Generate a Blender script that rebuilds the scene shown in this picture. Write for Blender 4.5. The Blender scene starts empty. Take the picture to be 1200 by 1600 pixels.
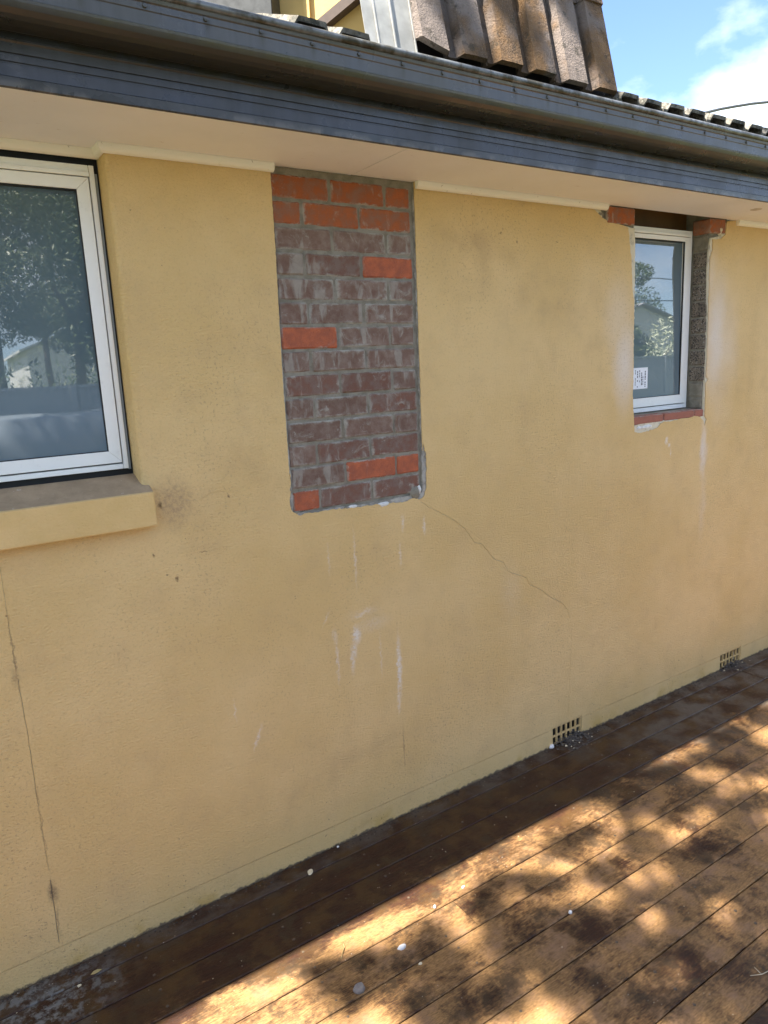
import bpy, bmesh, math, random
from math import radians as R, sin, cos, pi
from mathutils import Vector, Matrix, noise
from mathutils.geometry import tessellate_polygon
random.seed(7)
scene = bpy.context.scene
COL = scene.collection

# ------------------------------------------------------------------ camera
CAMP = Vector((-1.158, -2.396, 1.973))
RIGHT = Vector((0.832, -0.552, -0.046)).normalized()
FWD = Vector((0.534, 0.822, -0.200)).normalized()
RIGHT = (RIGHT - FWD * RIGHT.dot(FWD)).normalized()
UP = RIGHT.cross(FWD)
FPX = 1118.1
cam = bpy.data.cameras.new('camera'); camo = bpy.data.objects.new('camera', cam); COL.objects.link(camo)
cam.sensor_fit = 'VERTICAL'; cam.sensor_height = 36; cam.lens = FPX / 1600 * 36
cam.clip_start = .02; cam.clip_end = 2000
m = Matrix((RIGHT, UP, -FWD)).transposed().to_4x4(); m.translation = CAMP
camo.matrix_world = m
scene.camera = camo

# ------------------------------------------------------------------ light
SUN_EL = 61.0
S = Vector((-0.4833, -0.029, 0.875)).normalized()      # towards the sun
sun = bpy.data.lights.new('sun', 'SUN'); sun.energy = 5.0; sun.angle = R(.55); sun.color = (1, .94, .84)
suno = bpy.data.objects.new('sun', sun); COL.objects.link(suno)
suno.rotation_euler = S.to_track_quat('Z', 'Y').to_euler()
w = bpy.data.worlds.new('World'); scene.world = w; w.use_nodes = True
nt = w.node_tree; nt.nodes.clear()
wo = nt.nodes.new('ShaderNodeOutputWorld'); bg = nt.nodes.new('ShaderNodeBackground')
sky = nt.nodes.new('ShaderNodeTexSky'); sky.sky_type = 'NISHITA'; sky.sun_disc = False
sky.sun_elevation = R(SUN_EL); sky.sun_rotation = math.atan2(S.x, S.y); sky.air_density = 1.0; sky.dust_density = .2; sky.ozone_density = 2.2
tc = nt.nodes.new('ShaderNodeTexCoord')
mp = nt.nodes.new('ShaderNodeMapping'); mp.inputs['Scale'].default_value = (1, 1, 1.7); mp.inputs['Location'].default_value = (.33, .1, .42)
nz = nt.nodes.new('ShaderNodeTexNoise'); nz.inputs['Scale'].default_value = 2.6; nz.inputs['Detail'].default_value = 9; nz.inputs['Roughness'].default_value = .55
rp = nt.nodes.new('ShaderNodeValToRGB'); rp.color_ramp.elements[0].position = .44; rp.color_ramp.elements[1].position = .64
mx = nt.nodes.new('ShaderNodeMix'); mx.data_type = 'RGBA'
nt.links.new(tc.outputs['Generated'], mp.inputs['Vector']); nt.links.new(mp.outputs[0], nz.inputs['Vector'])
nt.links.new(nz.outputs['Fac'], rp.inputs['Fac']); nt.links.new(rp.outputs['Color'], mx.inputs['Factor'])
tn = nt.nodes.new('ShaderNodeMix'); tn.data_type = 'RGBA'; tn.blend_type = 'MULTIPLY'; tn.inputs['Factor'].default_value = 1; tn.inputs['B'].default_value = (.89, .93, 1.07, 1)
nt.links.new(sky.outputs[0], tn.inputs['A']); nt.links.new(tn.outputs['Result'], mx.inputs['A']); mx.inputs['B'].default_value = (7.5, 7.8, 8.2, 1)
nt.links.new(mx.outputs['Result'], bg.inputs['Color']); bg.inputs['Strength'].default_value = .066
nt.links.new(bg.outputs[0], wo.inputs['Surface'])
scene.view_settings.view_transform = 'Standard'; scene.view_settings.look = 'None'
scene.view_settings.gamma = 1; scene.view_settings.use_curve_mapping = False
scene.view_settings.exposure = 2.36
scene.render.engine = 'CYCLES'
scene.cycles.max_bounces = 8; scene.cycles.diffuse_bounces = 4

# ------------------------------------------------------------------ helpers
def ray(x, y):
    return RIGHT * ((x - 600) / FPX) + UP * ((800 - y) / FPX) + FWD
def W(x, y, Y=0.0):            # measured point on a plane parallel to the wall
    d = ray(x, y); p = CAMP + d * ((Y - CAMP.y) / d.y); return (p.x, p.z)
def D(x, y, Z=0.0):            # measured point on the deck
    d = ray(x, y); p = CAMP + d * ((Z - CAMP.z) / d.z); return (p.x, p.y)

def link(name, me, mat=None, parent=None, loc=(0, 0, 0), rot=None, smooth=False):
    o = bpy.data.objects.new(name, me); COL.objects.link(o); o.location = loc
    if rot: o.rotation_euler = rot
    if parent: o.parent = parent
    if mat and me and not me.materials: me.materials.append(mat)
    if smooth and me:
        for p in me.polygons: p.use_smooth = True
    return o
def empty(name, loc=(0, 0, 0)):
    o = bpy.data.objects.new(name, None); COL.objects.link(o); o.location = loc; o.empty_display_size = .1; return o
def tag(o, label=None, cat=None, group=None, kind=None):
    if label: o['label'] = label
    if cat: o['category'] = cat
    if group: o['group'] = group
    if kind: o['kind'] = kind
    return o
def mesh(name, v, f):
    me = bpy.data.meshes.new(name); me.from_pydata([tuple(a) for a in v], [], f); me.update(); return me
class MB:
    def __init__(s): s.v = []; s.f = []
    def box(s, x0, x1, y0, y1, z0, z1, T=None):
        n = len(s.v)
        for z in (z0, z1):
            for (x, y) in ((x0, y0), (x1, y0), (x1, y1), (x0, y1)):
                p = Vector((x, y, z)); s.v.append(T @ p if T else p)
        s.f += [tuple(n + i for i in q) for q in ((3, 2, 1, 0), (4, 5, 6, 7), (0, 1, 5, 4), (1, 2, 6, 5), (2, 3, 7, 6), (3, 0, 4, 7))]
        return s
    def prism_x(s, prof, x0, x1):             # closed profile of (y,z), counter-clockwise seen from +x
        n = len(s.v); k = len(prof)
        for x in (x0, x1):
            for (y, z) in prof: s.v.append(Vector((x, y, z)))
        for i in range(k):
            j = (i + 1) % k; s.f.append((n + i, n + j, n + k + j, n + k + i))
        s.f.append(tuple(range(n + k - 1, n - 1, -1))); s.f.append(tuple(range(n + k, n + 2 * k)))
        return s
    def tube(s, pts, r, k=8, r2=None):
        pts = [Vector(p) for p in pts]; n0 = len(s.v); N = len(pts)
        for i, p in enumerate(pts):
            t = (pts[min(i + 1, N - 1)] - pts[max(i - 1, 0)]).normalized()
            a = t.orthogonal().normalized(); b = t.cross(a)
            rr = r if r2 is None else r + (r2 - r) * i / (N - 1)
            for j in range(k):
                an = 2 * pi * j / k; s.v.append(p + a * cos(an) * rr + b * sin(an) * rr)
        for i in range(N - 1):
            for j in range(k):
                jj = (j + 1) % k
                s.f.append((n0 + i * k + j, n0 + i * k + jj, n0 + (i + 1) * k + jj, n0 + (i + 1) * k + j))
        s.f.append(tuple(n0 + j for j in reversed(range(k)))); s.f.append(tuple(n0 + (N - 1) * k + j for j in range(k)))
        return s
    def build(s, name, mat, parent=None, smooth=False, bevel=0, loc=(0, 0, 0), rot=None, seg=1):
        me = mesh(name, s.v, s.f)
        if bevel:
            bm = bmesh.new(); bm.from_mesh(me)
            bmesh.ops.recalc_face_normals(bm, faces=bm.faces)
            bmesh.ops.bevel(bm, geom=[e for e in bm.edges if not e.is_boundary and e.calc_face_angle(0) > .5], offset=bevel, segments=seg, affect='EDGES', profile=.6)
            bm.to_mesh(me); bm.free()
        return link(name, me, mat, parent, loc, rot, smooth)

# ---- node helper
class NB:
    def __init__(s, name):
        s.m = bpy.data.materials.new(name); s.m.use_nodes = True; s.t = s.m.node_tree
        s.b = s.t.nodes['Principled BSDF']; s._o = None
    def n(s, ty, **k):
        x = s.t.nodes.new(ty)
        for a, b in k.items(): setattr(x, a, b)
        return x
    def put(s, sock, v):
        if isinstance(v, bpy.types.NodeSocket): s.t.links.new(v, sock)
        elif isinstance(v, (tuple, list)) and sock.type == 'RGBA' and len(v) == 3: sock.default_value = (*v, 1)
        else: sock.default_value = v
    def obj(s):
        if not s._o: s._o = s.n('ShaderNodeTexCoord')
        return s._o.outputs['Object']
    def gen(s):
        s.obj(); return s._o.outputs['Generated']
    def rnd(s): return s.n('ShaderNodeObjectInfo').outputs['Random']
    def pos(s): return s.n('ShaderNodeNewGeometry').outputs['Position']
    def xyz(s, v):
        x = s.n('ShaderNodeSeparateXYZ'); s.put(x.inputs[0], v); return x.outputs
    def mapv(s, v, scale=(1, 1, 1), loc=(0, 0, 0), rot=(0, 0, 0)):
        x = s.n('ShaderNodeMapping'); s.put(x.inputs[0], v); x.inputs['Scale'].default_value = scale; x.inputs['Location'].default_value = loc; x.inputs['Rotation'].default_value = rot
        return x.outputs[0]
    def noise(s, v, sc, det=4, rough=.5, dist=0, color=False):
        x = s.n('ShaderNodeTexNoise'); s.put(x.inputs['Vector'], v); x.inputs['Scale'].default_value = sc; x.inputs['Detail'].default_value = det
        x.inputs['Roughness'].default_value = rough; x.inputs['Distortion'].default_value = dist
        return x.outputs['Color' if color else 'Fac']
    def vor(s, v, sc, out='Distance', **k):
        x = s.n('ShaderNodeTexVoronoi', **k); s.put(x.inputs['Vector'], v); x.inputs['Scale'].default_value = sc; return x.outputs[out]
    def ma(s, op, a, b=0, c=None, clamp=False):
        x = s.n('ShaderNodeMath', operation=op, use_clamp=clamp); s.put(x.inputs[0], a); s.put(x.inputs[1], b)
        if c is not None: s.put(x.inputs[2], c)
        return x.outputs[0]
    def vm(s, op, a, b=(0, 0, 0)):
        x = s.n('ShaderNodeVectorMath', operation=op); s.put(x.inputs[0], a); s.put(x.inputs[1], b)
        return x.outputs['Value' if op in ('LENGTH', 'DISTANCE', 'DOT_PRODUCT') else 'Vector']
    def ss(s, v, a, b, lo=0.0, hi=1.0, smooth=True):   # map v from a..b to lo..hi
        x = s.n('ShaderNodeMapRange'); x.interpolation_type = 'SMOOTHSTEP' if smooth else 'LINEAR'
        if a > b: a, b, lo, hi = b, a, hi, lo
        s.put(x.inputs['Value'], v); x.inputs['From Min'].default_value = a; x.inputs['From Max'].default_value = b
        x.inputs['To Min'].default_value = lo; x.inputs['To Max'].default_value = hi; return x.outputs[0]
    def mix(s, f, a, b, mode='MIX'):
        x = s.n('ShaderNodeMix', data_type='RGBA', blend_type=mode); s.put(x.inputs['Factor'], f); s.put(x.inputs['A'], a); s.put(x.inputs['B'], b); return x.outputs['Result']
    def ramp(s, f, stops):
        x = s.n('ShaderNodeValToRGB'); e = x.color_ramp.elements; s.put(x.inputs[0], f)
        while len(e) < len(stops): e.new(.5)
        for i, (p, c) in enumerate(stops): e[i].position = p; e[i].color = (*c, 1)
        return x.outputs[0]
    def bump(s, h, dist=.002, st=1, normal=None):
        x = s.n('ShaderNodeBump'); s.put(x.inputs['Height'], h); x.inputs['Distance'].default_value = dist; x.inputs['Strength'].default_value = st
        if normal: s.put(x.inputs['Normal'], normal)
        return x.outputs[0]
    def fin(s, col, rough=.7, normal=None, **k):
        s.put(s.b.inputs['Base Color'], col); s.put(s.b.inputs['Roughness'], rough)
        if normal: s.put(s.b.inputs['Normal'], normal)
        for a, b in k.items(): s.put(s.b.inputs[a.replace('_', ' ')], b)
        return s.m

M = {}
# ---- painted render -----------------------------------------------------
def wall_material():
    b = NB('ochre_render'); P = b.pos()
    warp = b.vm('MULTIPLY', b.vm('SUBTRACT', b.noise(P, 9, 5, .6, color=True), (.5, .5, .5)), (.09, 0, .09))
    warp2 = b.vm('MULTIPLY', b.vm('SUBTRACT', b.noise(P, 45, 3, .6, color=True), (.5, .5, .5)), (.03, 0, .03))
    Q = b.vm('ADD', P, warp); Q2 = b.vm('ADD', P, warp2)
    def blob(cx, cz, rx, rz, q=None, a=1.0, e=0.0):
        d = b.vm('LENGTH', b.vm('MULTIPLY', b.vm('SUBTRACT', q or Q, (cx, 0, cz)), (1 / rx, 0, 1 / rz)))
        return b.ss(d, 1.0, e, 0, a)
    def mx(*l):
        r = l[0]
        for x in l[1:]: r = b.ma('MAXIMUM', r, x)
        return r
    big = b.noise(P, 1.3, 4, .6); mid = b.noise(P, 7, 5, .6); fine = b.noise(P, 160, 3, .6)
    X = b.xyz(P)
    c = b.mix(b.ss(big, .35, .65), (.64, .445, .187), (.70, .50, .232))
    c = b.mix(b.ss(mid, .45, .8, 0, .35), c, (.50, .345, .175))
    # grimy zones (stains with their own outline)
    g1 = mx(blob(.92, 2.42, .42, .22, a=.55), blob(1.35, 2.2, .35, .3, a=.35), blob(-.2, 1.63, .25, .3, a=.22), blob(-.1, 2.1, .4, .5, a=.12),
            blob(1.65, 2.1, .3, .35, a=.25), blob(.1, .35, .8, .28, a=.22), blob(2.9, 1.9, .35, .4, a=.2))
    c = b.mix(b.ma('MULTIPLY', b.ma('MULTIPLY', g1, .75), b.ss(mid, .3, .7)), c, (.36, .235, .115))
    c = b.mix(b.ma('MULTIPLY', blob(-.45, 1.55, .10, .13, e=.3), b.ss(b.noise(P, 60, 4, .7), .4, .65, .2, .6)), c, (.30, .2, .12))
    # pale salts beside the small window
    P1_ = b.vm('ADD', Q, b.vm('MULTIPLY', b.vm('SUBTRACT', b.noise(P, 3, 3, .5, color=True), (.5, .5, .5)), (.2, 0, .2)))
    w1 = mx(blob(2.72, 1.95, .22, .5, P1_, .55), blob(2.66, 2.05, .17, .50, a=1), blob(2.60, 2.36, .09, .25, a=.5), blob(1.885, 1.93, .13, .34, a=.95), blob(1.83, 2.15, .16, .3, a=.4), blob(2.585, 1.42, .05, .24, a=.95), blob(2.60, 1.1, .05, .3, a=.25))
    c = b.mix(w1, c, (.72, .62, .50))
    # mortar runs under the infill
    runs = [(.238, .90, .032, .06, 1), (.225, .84, .02, .06, .8), (.212, .80, .016, .09, .65), (.44, .70, .019, .20, .95), (.43, .56, .013, .1, .6), (.142, .82, .011, .17, .5), (.135, .92, .016, .05, .4),
            (.25, 1.22, .009, .17, .5), (.60, 1.30, .012, .055, .7), (.47, 1.2, .009, .08, .45), (.49, 1.33, .012, .05, .55), (.13, 1.24, .008, .09, .35), (.35, .78, .008, .14, .35),
            (-.305, .74, .006, .07, .4), (.32, .93, .12, .05, .22), (.28, .985, .13, .03, .15), (2.245, 1.505, .02, .03, 1), (2.27, 1.48, .018, .02, .9), (2.285, 1.44, .006, .045, .7), (1.1, .9, .1, .2, .12)]
    rm = mx(*[blob(x, z, rx, rz, Q2, a) for x, z, rx, rz, a in runs])
    c = b.mix(b.ma('MULTIPLY', rm, b.ss(b.noise(P, 90, 4, .7), .32, .62, .25, 1.25), clamp=True), c, (.74, .66, .55))
    d = b.mapv(P, rot=(0, R(35), 0))
    def slant(cx, cz, rx, rz, ang, a):
        v_ = b.mapv(b.vm('SUBTRACT', Q2, (cx, 0, cz)), rot=(0, ang, 0)); l_ = b.vm('LENGTH', b.vm('MULTIPLY', v_, (1 / rx, 0, 1 / rz))); return b.ss(l_, 1, .1, 0, a)
    sl_ = mx(slant(-.225, .60, .011, .075, R(-24), .6), slant(.27, .985, .012, .07, R(-75), .4), slant(.10, 1.0, .008, .05, R(-30), .3))
    c = b.mix(b.ma('MULTIPLY', sl_, b.ss(b.noise(P, 90, 4, .7), .35, .6, .2, 1.2), clamp=True), c, (.74, .66, .55))
    # dark run low down, speckled dirt near the deck, mould in the joint
    c = b.mix(blob(.445, .33, .006, .13, Q2, .55), c, (.22, .13, .07))
    low = b.ss(X[2], .55, .02)
    sp = b.ss(b.vor(b.vm('ADD', P, warp2), 62), .17, .08)
    spn = b.ss(b.noise(P, 5, 4, .7), .42, .62)
    c = b.mix(b.ma('MULTIPLY', b.ma('MULTIPLY', sp, b.ma('MULTIPLY', low, spn)), .8), c, (.10, .06, .035))
    sp2 = b.ss(b.vor(b.vm('ADD', P, (3, 1, 2)), 34), .09, .05)
    c = b.mix(b.ma('MULTIPLY', sp2, b.ss(b.noise(P, 3.1, 3, .6), .5, .7, 0, .75)), c, (.13, .07, .035))
    c = b.mix(b.ma('MULTIPLY', b.ss(X[2], .10, .0, 0, .6), b.ss(b.noise(P, 5, 4, .6), .50, .66)), c, (.50, .31, .07))
    c = b.mix(b.ss(b.ma('ADD', X[2], b.ma('MULTIPLY', b.noise(P, 30, 4, .7), .05)), .034, .024, 0, .85), c, (.07, .055, .045))
    jn = mx(blob(-.992, .30, .022, .06, Q2, .9), blob(-.99, .19, .006, .09, Q2, .5), blob(-.995, 1.12, .006, .22, Q2, .5), blob(-1.0, 1.07, .02, .05, Q2, .4), blob(-.992, .55, .005, .25, Q2, .45))
    c = b.mix(b.ma('MULTIPLY', jn, b.ss(fine, .3, .6, .4, 1)), c, (.09, .06, .045))
    pz = b.ss(b.noise(b.mapv(P, scale=(1, 1, .45)), 2.4, 4, .6), .42, .66, .25, 1.3)
    c = b.mix(b.ma('MULTIPLY', b.ss(b.noise(P, 95, 3, .65), .56, .64), b.ma('MULTIPLY', pz, .38), clamp=True), c, (.34, .225, .11))
    bits = mx(*[blob(W(px, py)[0], W(px, py)[1], rx, rz, Q2, .9) for px, py, rx, rz in ((240, 868, .006, .013), (277, 905, .008, .014), (318, 862, .015, .004), (357, 775, .006, .012), (250, 790, .01, .016), (262, 897, .006, .006),
        (510, 632 * 2 - 10, .005, .004), (203, 327, .004, .004), (783, 365, .006, .008), (808, 378, .003, .012), (870, 378, .014, .003), (781, 1313, .004, .004), (1060, 1032, .008, .005), (280, 1312, .004, .004), (12, 962, .005, .01), (165, 892, .004, .003), (545, 1190, .003, .003), (870, 905, .003, .003))])
    c = b.mix(bits, c, (.14, .085, .04))
    pits = b.ss(b.noise(P, 125, 2, .6), .57, .70, 0, .16)
    c = b.mix(pits, c, (.33, .22, .11))
    h = b.ma('ADD', b.noise(b.mapv(P, scale=(1, 1, 1.5)), 105, 3, .6, .3), b.ma('MULTIPLY', b.noise(P, 10, 3, .5), .9))
    return b.fin(c, .78, b.bump(h, .0055, 1), Specular_IOR_Level=.3)
M['render'] = wall_material()
def simple(name, col, rough=.6, var=.15, sc=30, bump=0, metal=0, spec=.5, col2=None, coord='obj'):
    b = NB(name); P = b.obj() if coord == 'obj' else b.pos()
    n = b.noise(P, sc, 5, .6); c2 = col2 or tuple(x * (1 - var * 2) for x in col)
    c = b.mix(b.ss(n, .35, .68), col, c2)
    nm = b.bump(b.noise(P, sc * 6, 4, .6), bump) if bump else None
    return b.fin(c, rough, nm, Metallic=metal, Specular_IOR_Level=spec)
def under_mat():
    b = NB('scratched_undercoat'); P = b.pos(); X = b.xyz(P)
    n = b.noise(P, 22, 5, .65)
    a = b.mix(b.ss(n, .35, .65), (.20, .19, .16), (.42, .40, .35)); c = b.mix(b.ss(n, .3, .5), (.40, .36, .28), (.66, .60, .45))
    return b.fin(b.mix(b.ss(X[0], 1.2, 1.4), a, c), .85, b.bump(b.noise(P, 110, 4, .7), .003))
M['undercoat'] = under_mat()
M['grey_mortar'] = simple('grey_mortar', (.27, .245, .19), .92, sc=25, bump=.004, col2=(.185, .165, .12), coord='p')
M['mortar_white'] = simple('white_filler', (.8, .79, .74), .7, sc=40, bump=.003)
M['dark_void'] = simple('shadowed_cavity', (.035, .027, .02), .9)
M['soffit'] = simple('soffit_board', (.66, .53, .44), .6, .05, sc=3)
def soffit_mat():
    b = NB('soffit_paint'); P = b.pos()
    c = b.mix(b.ss(b.noise(P, 2.5, 4, .6), .35, .7), (.86, .86, .90), (.81, .81, .84))
    s = b.ma('MULTIPLY', b.ss(b.noise(b.mapv(P, scale=(7, 22, 10)), 3, 4, .65), .66, .72), .45)
    c = b.mix(s, c, (.3, .2, .15))
    return b.fin(c, .55, b.bump(b.noise(P, 20, 3, .5), .001))
M['soffit'] = soffit_mat()
def cornice_mat():
    b = NB('cream_cornice_paint'); P = b.pos()
    c = b.mix(b.ss(b.noise(P, 60, 4, .7), .64, .72, 0, .7), (.84, .81, .73), (.22, .16, .10))
    return b.fin(c, .5, b.bump(b.noise(P, 30, 3, .5), .001))
M['cornice'] = cornice_mat()
def frame_mat(name, c0):
    b = NB(name); P = b.pos()
    c = b.mix(b.ss(b.noise(P, 25, 5, .7), .55, .8, 0, .35), c0, tuple(x * .6 for x in c0))
    return b.fin(c, .35, b.bump(b.noise(P, 8, 2, .5), .0008))
M['frame'] = frame_mat('white_powdercoat', (.86, .86, .81))
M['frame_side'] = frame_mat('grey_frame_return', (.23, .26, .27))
M['gasket'] = simple('black_gasket', (.012, .012, .012), .6)
def pane_mat():
    b = NB('reflective_pane'); P = b.pos()
    c = b.mix(b.ss(b.noise(b.mapv(P, scale=(1, 1, .6)), 2, 3, .5), .3, .7), (.10, .145, .17), (.125, .175, .20))
    sm = b.ss(b.noise(b.mapv(P, scale=(3, 1, 1)), 4, 4, .7), .55, .8, 0, .12)
    m_ = b.fin(c, b.ma('ADD', .012, b.ma('MULTIPLY', sm, .3)), b.bump(b.noise(P, 2.2, 2, .4), .0006), IOR=2.3)
    return m_
M['pane'] = pane_mat()
def metal_mat(name, base, gut=False):
    b = NB(name); P = b.pos(); X = b.xyz(P)
    str_ = b.noise(b.mapv(P, scale=(22, 3, 1.6)), 2, 4, .65)
    c = b.mix(b.ss(str_, .35, .75, 0, .55), base, tuple(x * .65 for x in base))
    sc = b.ss(b.noise(b.mapv(P, scale=(40, 5, 2)), 2, 4, .7), .68, .76, 0, .3)
    c = b.mix(sc, c, tuple(min(1, x * 2.2) for x in base))
    if gut:
        # rust and lichen streaks hang below every overflow rivet, 152 mm apart
        ph = b.ma('ABSOLUTE', b.ma('SUBTRACT', b.ma('FRACT', b.ma('DIVIDE', b.ma('ADD', X[0], .455 + 1.52), .1518)), .5))
        wob = b.ma('MULTIPLY', b.ma('SUBTRACT', b.noise(P, 40, 3, .6), .5), .05)
        st = b.ma('MULTIPLY', b.ss(b.ma('ADD', ph, wob), .085, .0), b.ss(X[2], .0, 2.856, 1, 1))
        st = b.ma('MULTIPLY', b.ma('MULTIPLY', st, b.ss(X[2], 2.805, 2.84, .0, .85, False)), b.ss(b.noise(P, 9, 3, .6), .35, .6, .25, 1))
        c = b.mix(b.ma('MULTIPLY', st, b.ss(X[2], 2.85, 2.8495)), c, (.045, .04, .025))
        lich = b.ma('MULTIPLY', b.ss(X[2], 2.815, 2.79), b.ss(b.noise(b.mapv(P, scale=(1, 1, 2)), 3.2, 5, .65), .44, .62))
        c = b.mix(b.ma('MULTIPLY', lich, .6), c, (.10, .10, .035))
        gr = b.ma('MULTIPLY', b.ss(b.noise(b.mapv(P, scale=(1, 1, .5)), 2.5, 5, .6), .45, .65), b.ss(X[2], 2.86, 2.80, .5, .3))
        c = b.mix(gr, c, (.075, .072, .055))
        c = b.mix(b.ma('MULTIPLY', b.ss(X[2], 2.803, 2.785), .85), c, (.04, .037, .033))  # underside painted near black, its shade put into the colour
    else:
        c = b.mix(b.ma('MULTIPLY', b.ss(X[2], 2.745, 2.775), b.ss(b.noise(P, 12, 4, .7), .4, .6)), c, (.05, .045, .03))
        c = b.mix(b.ma('MULTIPLY', b.ss(X[2], 2.68, 2.665), b.ss(b.noise(P, 9, 4, .7), .45, .6, 0, .6)), c, (.15, .14, .13))
    return b.fin(c, b.ss(b.noise(P, 7, 4, .6), .3, .7, .22, .42), b.bump(b.noise(b.mapv(P, scale=(1, 3, 3)), 6, 3, .5), .0014), Metallic=.35, Specular_IOR_Level=.5)
M['gutter'] = metal_mat('grey_gutter_paint', (.090, .090, .086), True)
M['fascia'] = metal_mat('slate_fascia_paint', (.060, .062, .066))
M['lip'] = metal_mat('gutter_lip_paint', (.15, .16, .165))
M['flash'] = simple('zinc_flashing', (.36, .36, .34), .6, .2, sc=6, metal=.2, bump=.0005)
def brick_mat(name, c1, c2, smear, pit=.5):
    b = NB(name); P = b.pos(); G = b.xyz(b.gen()); rn = b.rnd()
    n = b.noise(P, 22, 5, .65)
    c = b.mix(b.ss(n, .3, .7), c1, c2)
    c = b.mix(b.ma('MULTIPLY', b.ss(rn, 0, 1, -.3, .3, False), 1, clamp=True), c, tuple(x * .6 for x in c1))
    c = b.mix(b.ss(b.noise(P, 150, 3, .7), .60, .68, 0, pit), c, tuple(x * .3 for x in c1))
    c = b.mix(b.ss(b.vor(P, 120), .12, .06, 0, .35), c, (.55, .45, .38))
    # mortar film, thickest along the brick's own edges
    wn = b.ma('MULTIPLY', b.ma('SUBTRACT', b.noise(P, 30, 5, .7), .5), .55)
    ex = b.ma('MULTIPLY', b.ma('MINIMUM', G[0], b.ma('SUBTRACT', 1, G[0])), 2.2)
    ez = b.ma('MULTIPLY', b.ma('MINIMUM', G[2], b.ma('SUBTRACT', 1, G[2])), 1.1)
    ed = b.ma('ADD', b.ma('MINIMUM', ex, ez), wn)
    em = b.ma('MULTIPLY', b.ss(ed, .16 * smear, -.02), b.ss(b.noise(P, 7, 2, .5), .38, .58, .25, 1))
    vs = b.ss(b.noise(b.mapv(P, scale=(1, 1, .32)), 17, 5, .6, .5), .70 - .16 * smear, .80 - .14 * smear, 0, .6 if smear > .6 else .3)
    sw = b.ss(b.noise(b.mapv(b.vm('ADD', P, (1.3, 0, 0)), scale=(1.2, 1, 1), rot=(0, R(40), 0)), 13, 5, .68, 1.2), .66 - .1 * smear, .80 - .08 * smear, 0, .8 if smear > .6 else .3)
    f = b.ma('MAXIMUM', b.ma('MAXIMUM', em, sw), vs)
    c = b.mix(b.ss(n, .4, .7, 0, .28 if smear > .6 else .05), c, (.30, .265, .22))
    c = b.mix(b.ma('MULTIPLY', f, .72), c, b.mix(n, (.29, .285, .24), (.52, .52, .45)))
    h = b.ma('ADD', b.noise(P, 180, 4, .7), b.ma('MULTIPLY', f, 1.2))
    return b.fin(c, .85, b.bump(h, .0018), Specular_IOR_Level=.3)
M['rust_brick'] = brick_mat('rust_red_brick', (.38, .108, .036), (.23, .07, .028), .7)
M['red_brick'] = brick_mat('new_orange_brick', (.46, .13, .058), (.28, .08, .042), .42, .45)
M['purple_brick'] = brick_mat('dull_purple_brick', (.16, .095, .068), (.205, .13, .098), 1.15)
M['brown_brick'] = brick_mat('brown_red_brick', (.19, .092, .062), (.145, .085, .066), .95)
M['sill_brick'] = brick_mat('dusty_sill_brick', (.36, .14, .095), (.29, .115, .08), .4, .3)
def agg_mat():
    b = NB('dark_aggregate_block'); P = b.pos()
    v = b.n('ShaderNodeTexVoronoi'); b.put(v.inputs['Vector'], P); v.inputs['Scale'].default_value = 170
    col = b.xyz(v.outputs['Color'])
    c = b.mix(b.ss(b.noise(P, 20, 4, .6), .3, .7), (.15, .125, .095), (.24, .20, .15))
    c = b.mix(b.ma('MULTIPLY', b.ss(col[0], .80, .86), b.ss(v.outputs['Distance'], .45, .25)), c, (.5, .48, .44))
    c = b.mix(b.ma('MULTIPLY', b.ss(col[1], .7, .75), .8), c, (.03, .028, .025))
    return b.fin(c, .9, b.bump(v.outputs['Distance'], .003))
M['aggregate'] = agg_mat()
def tile_mat():
    b = NB('weathered_concrete_tile'); P = b.pos(); O = b.obj(); X = b.xyz(O); r = b.rnd()
    hum = b.ss(X[2], .006, .03)
    n = b.noise(b.mapv(P, scale=(1, 1, .5)), 11, 5, .65)
    c = b.mix(b.ss(n, .35, .65), (.105, .07, .045), (.18, .105, .05))
    c = b.mix(b.ss(b.noise(b.vm('ADD', P, (5, 5, 5)), 4, 3, .6), .45, .6, 0, .9), c, (.19, .16, .145))
    c = b.mix(b.ma('MULTIPLY', b.ss(b.noise(P, 260, 3, .7), .55, .7), .6), c, (.28, .22, .16))
    c = b.mix(b.ma('MULTIPLY', b.ss(b.noise(P, 20, 5, .7), .54, .66), .75), c, (.05, .045, .035))
    h = b.ma('ADD', b.noise(P, 150, 4, .7), b.noise(P, 35, 3, .6))
    c = b.mix(b.ss(X[2], .016, -.002, 0, .55), c, (.07, .055, .045))  # valleys darkened in the colour to deepen the hump shading
    return b.fin(c, .93, b.bump(h, .0065), Specular_IOR_Level=.2)
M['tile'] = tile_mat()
def tile_low_mat():
    b = NB('lichened_grey_tile'); P = b.pos()
    c = b.mix(b.ss(b.noise(P, 9, 5, .65), .35, .65), (.19, .175, .15), (.12, .105, .08))
    c = b.mix(b.ss(b.noise(P, 38, 5, .75), .45, .58, 0, .9), c, (.04, .04, .032))
    c = b.mix(b.ss(b.vor(P, 60), .2, .1, 0, .5), c, (.5, .5, .42))
    return b.fin(c, .95, b.bump(b.noise(P, 160, 4, .7), .003))
M['tile_low'] = tile_low_mat()
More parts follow.
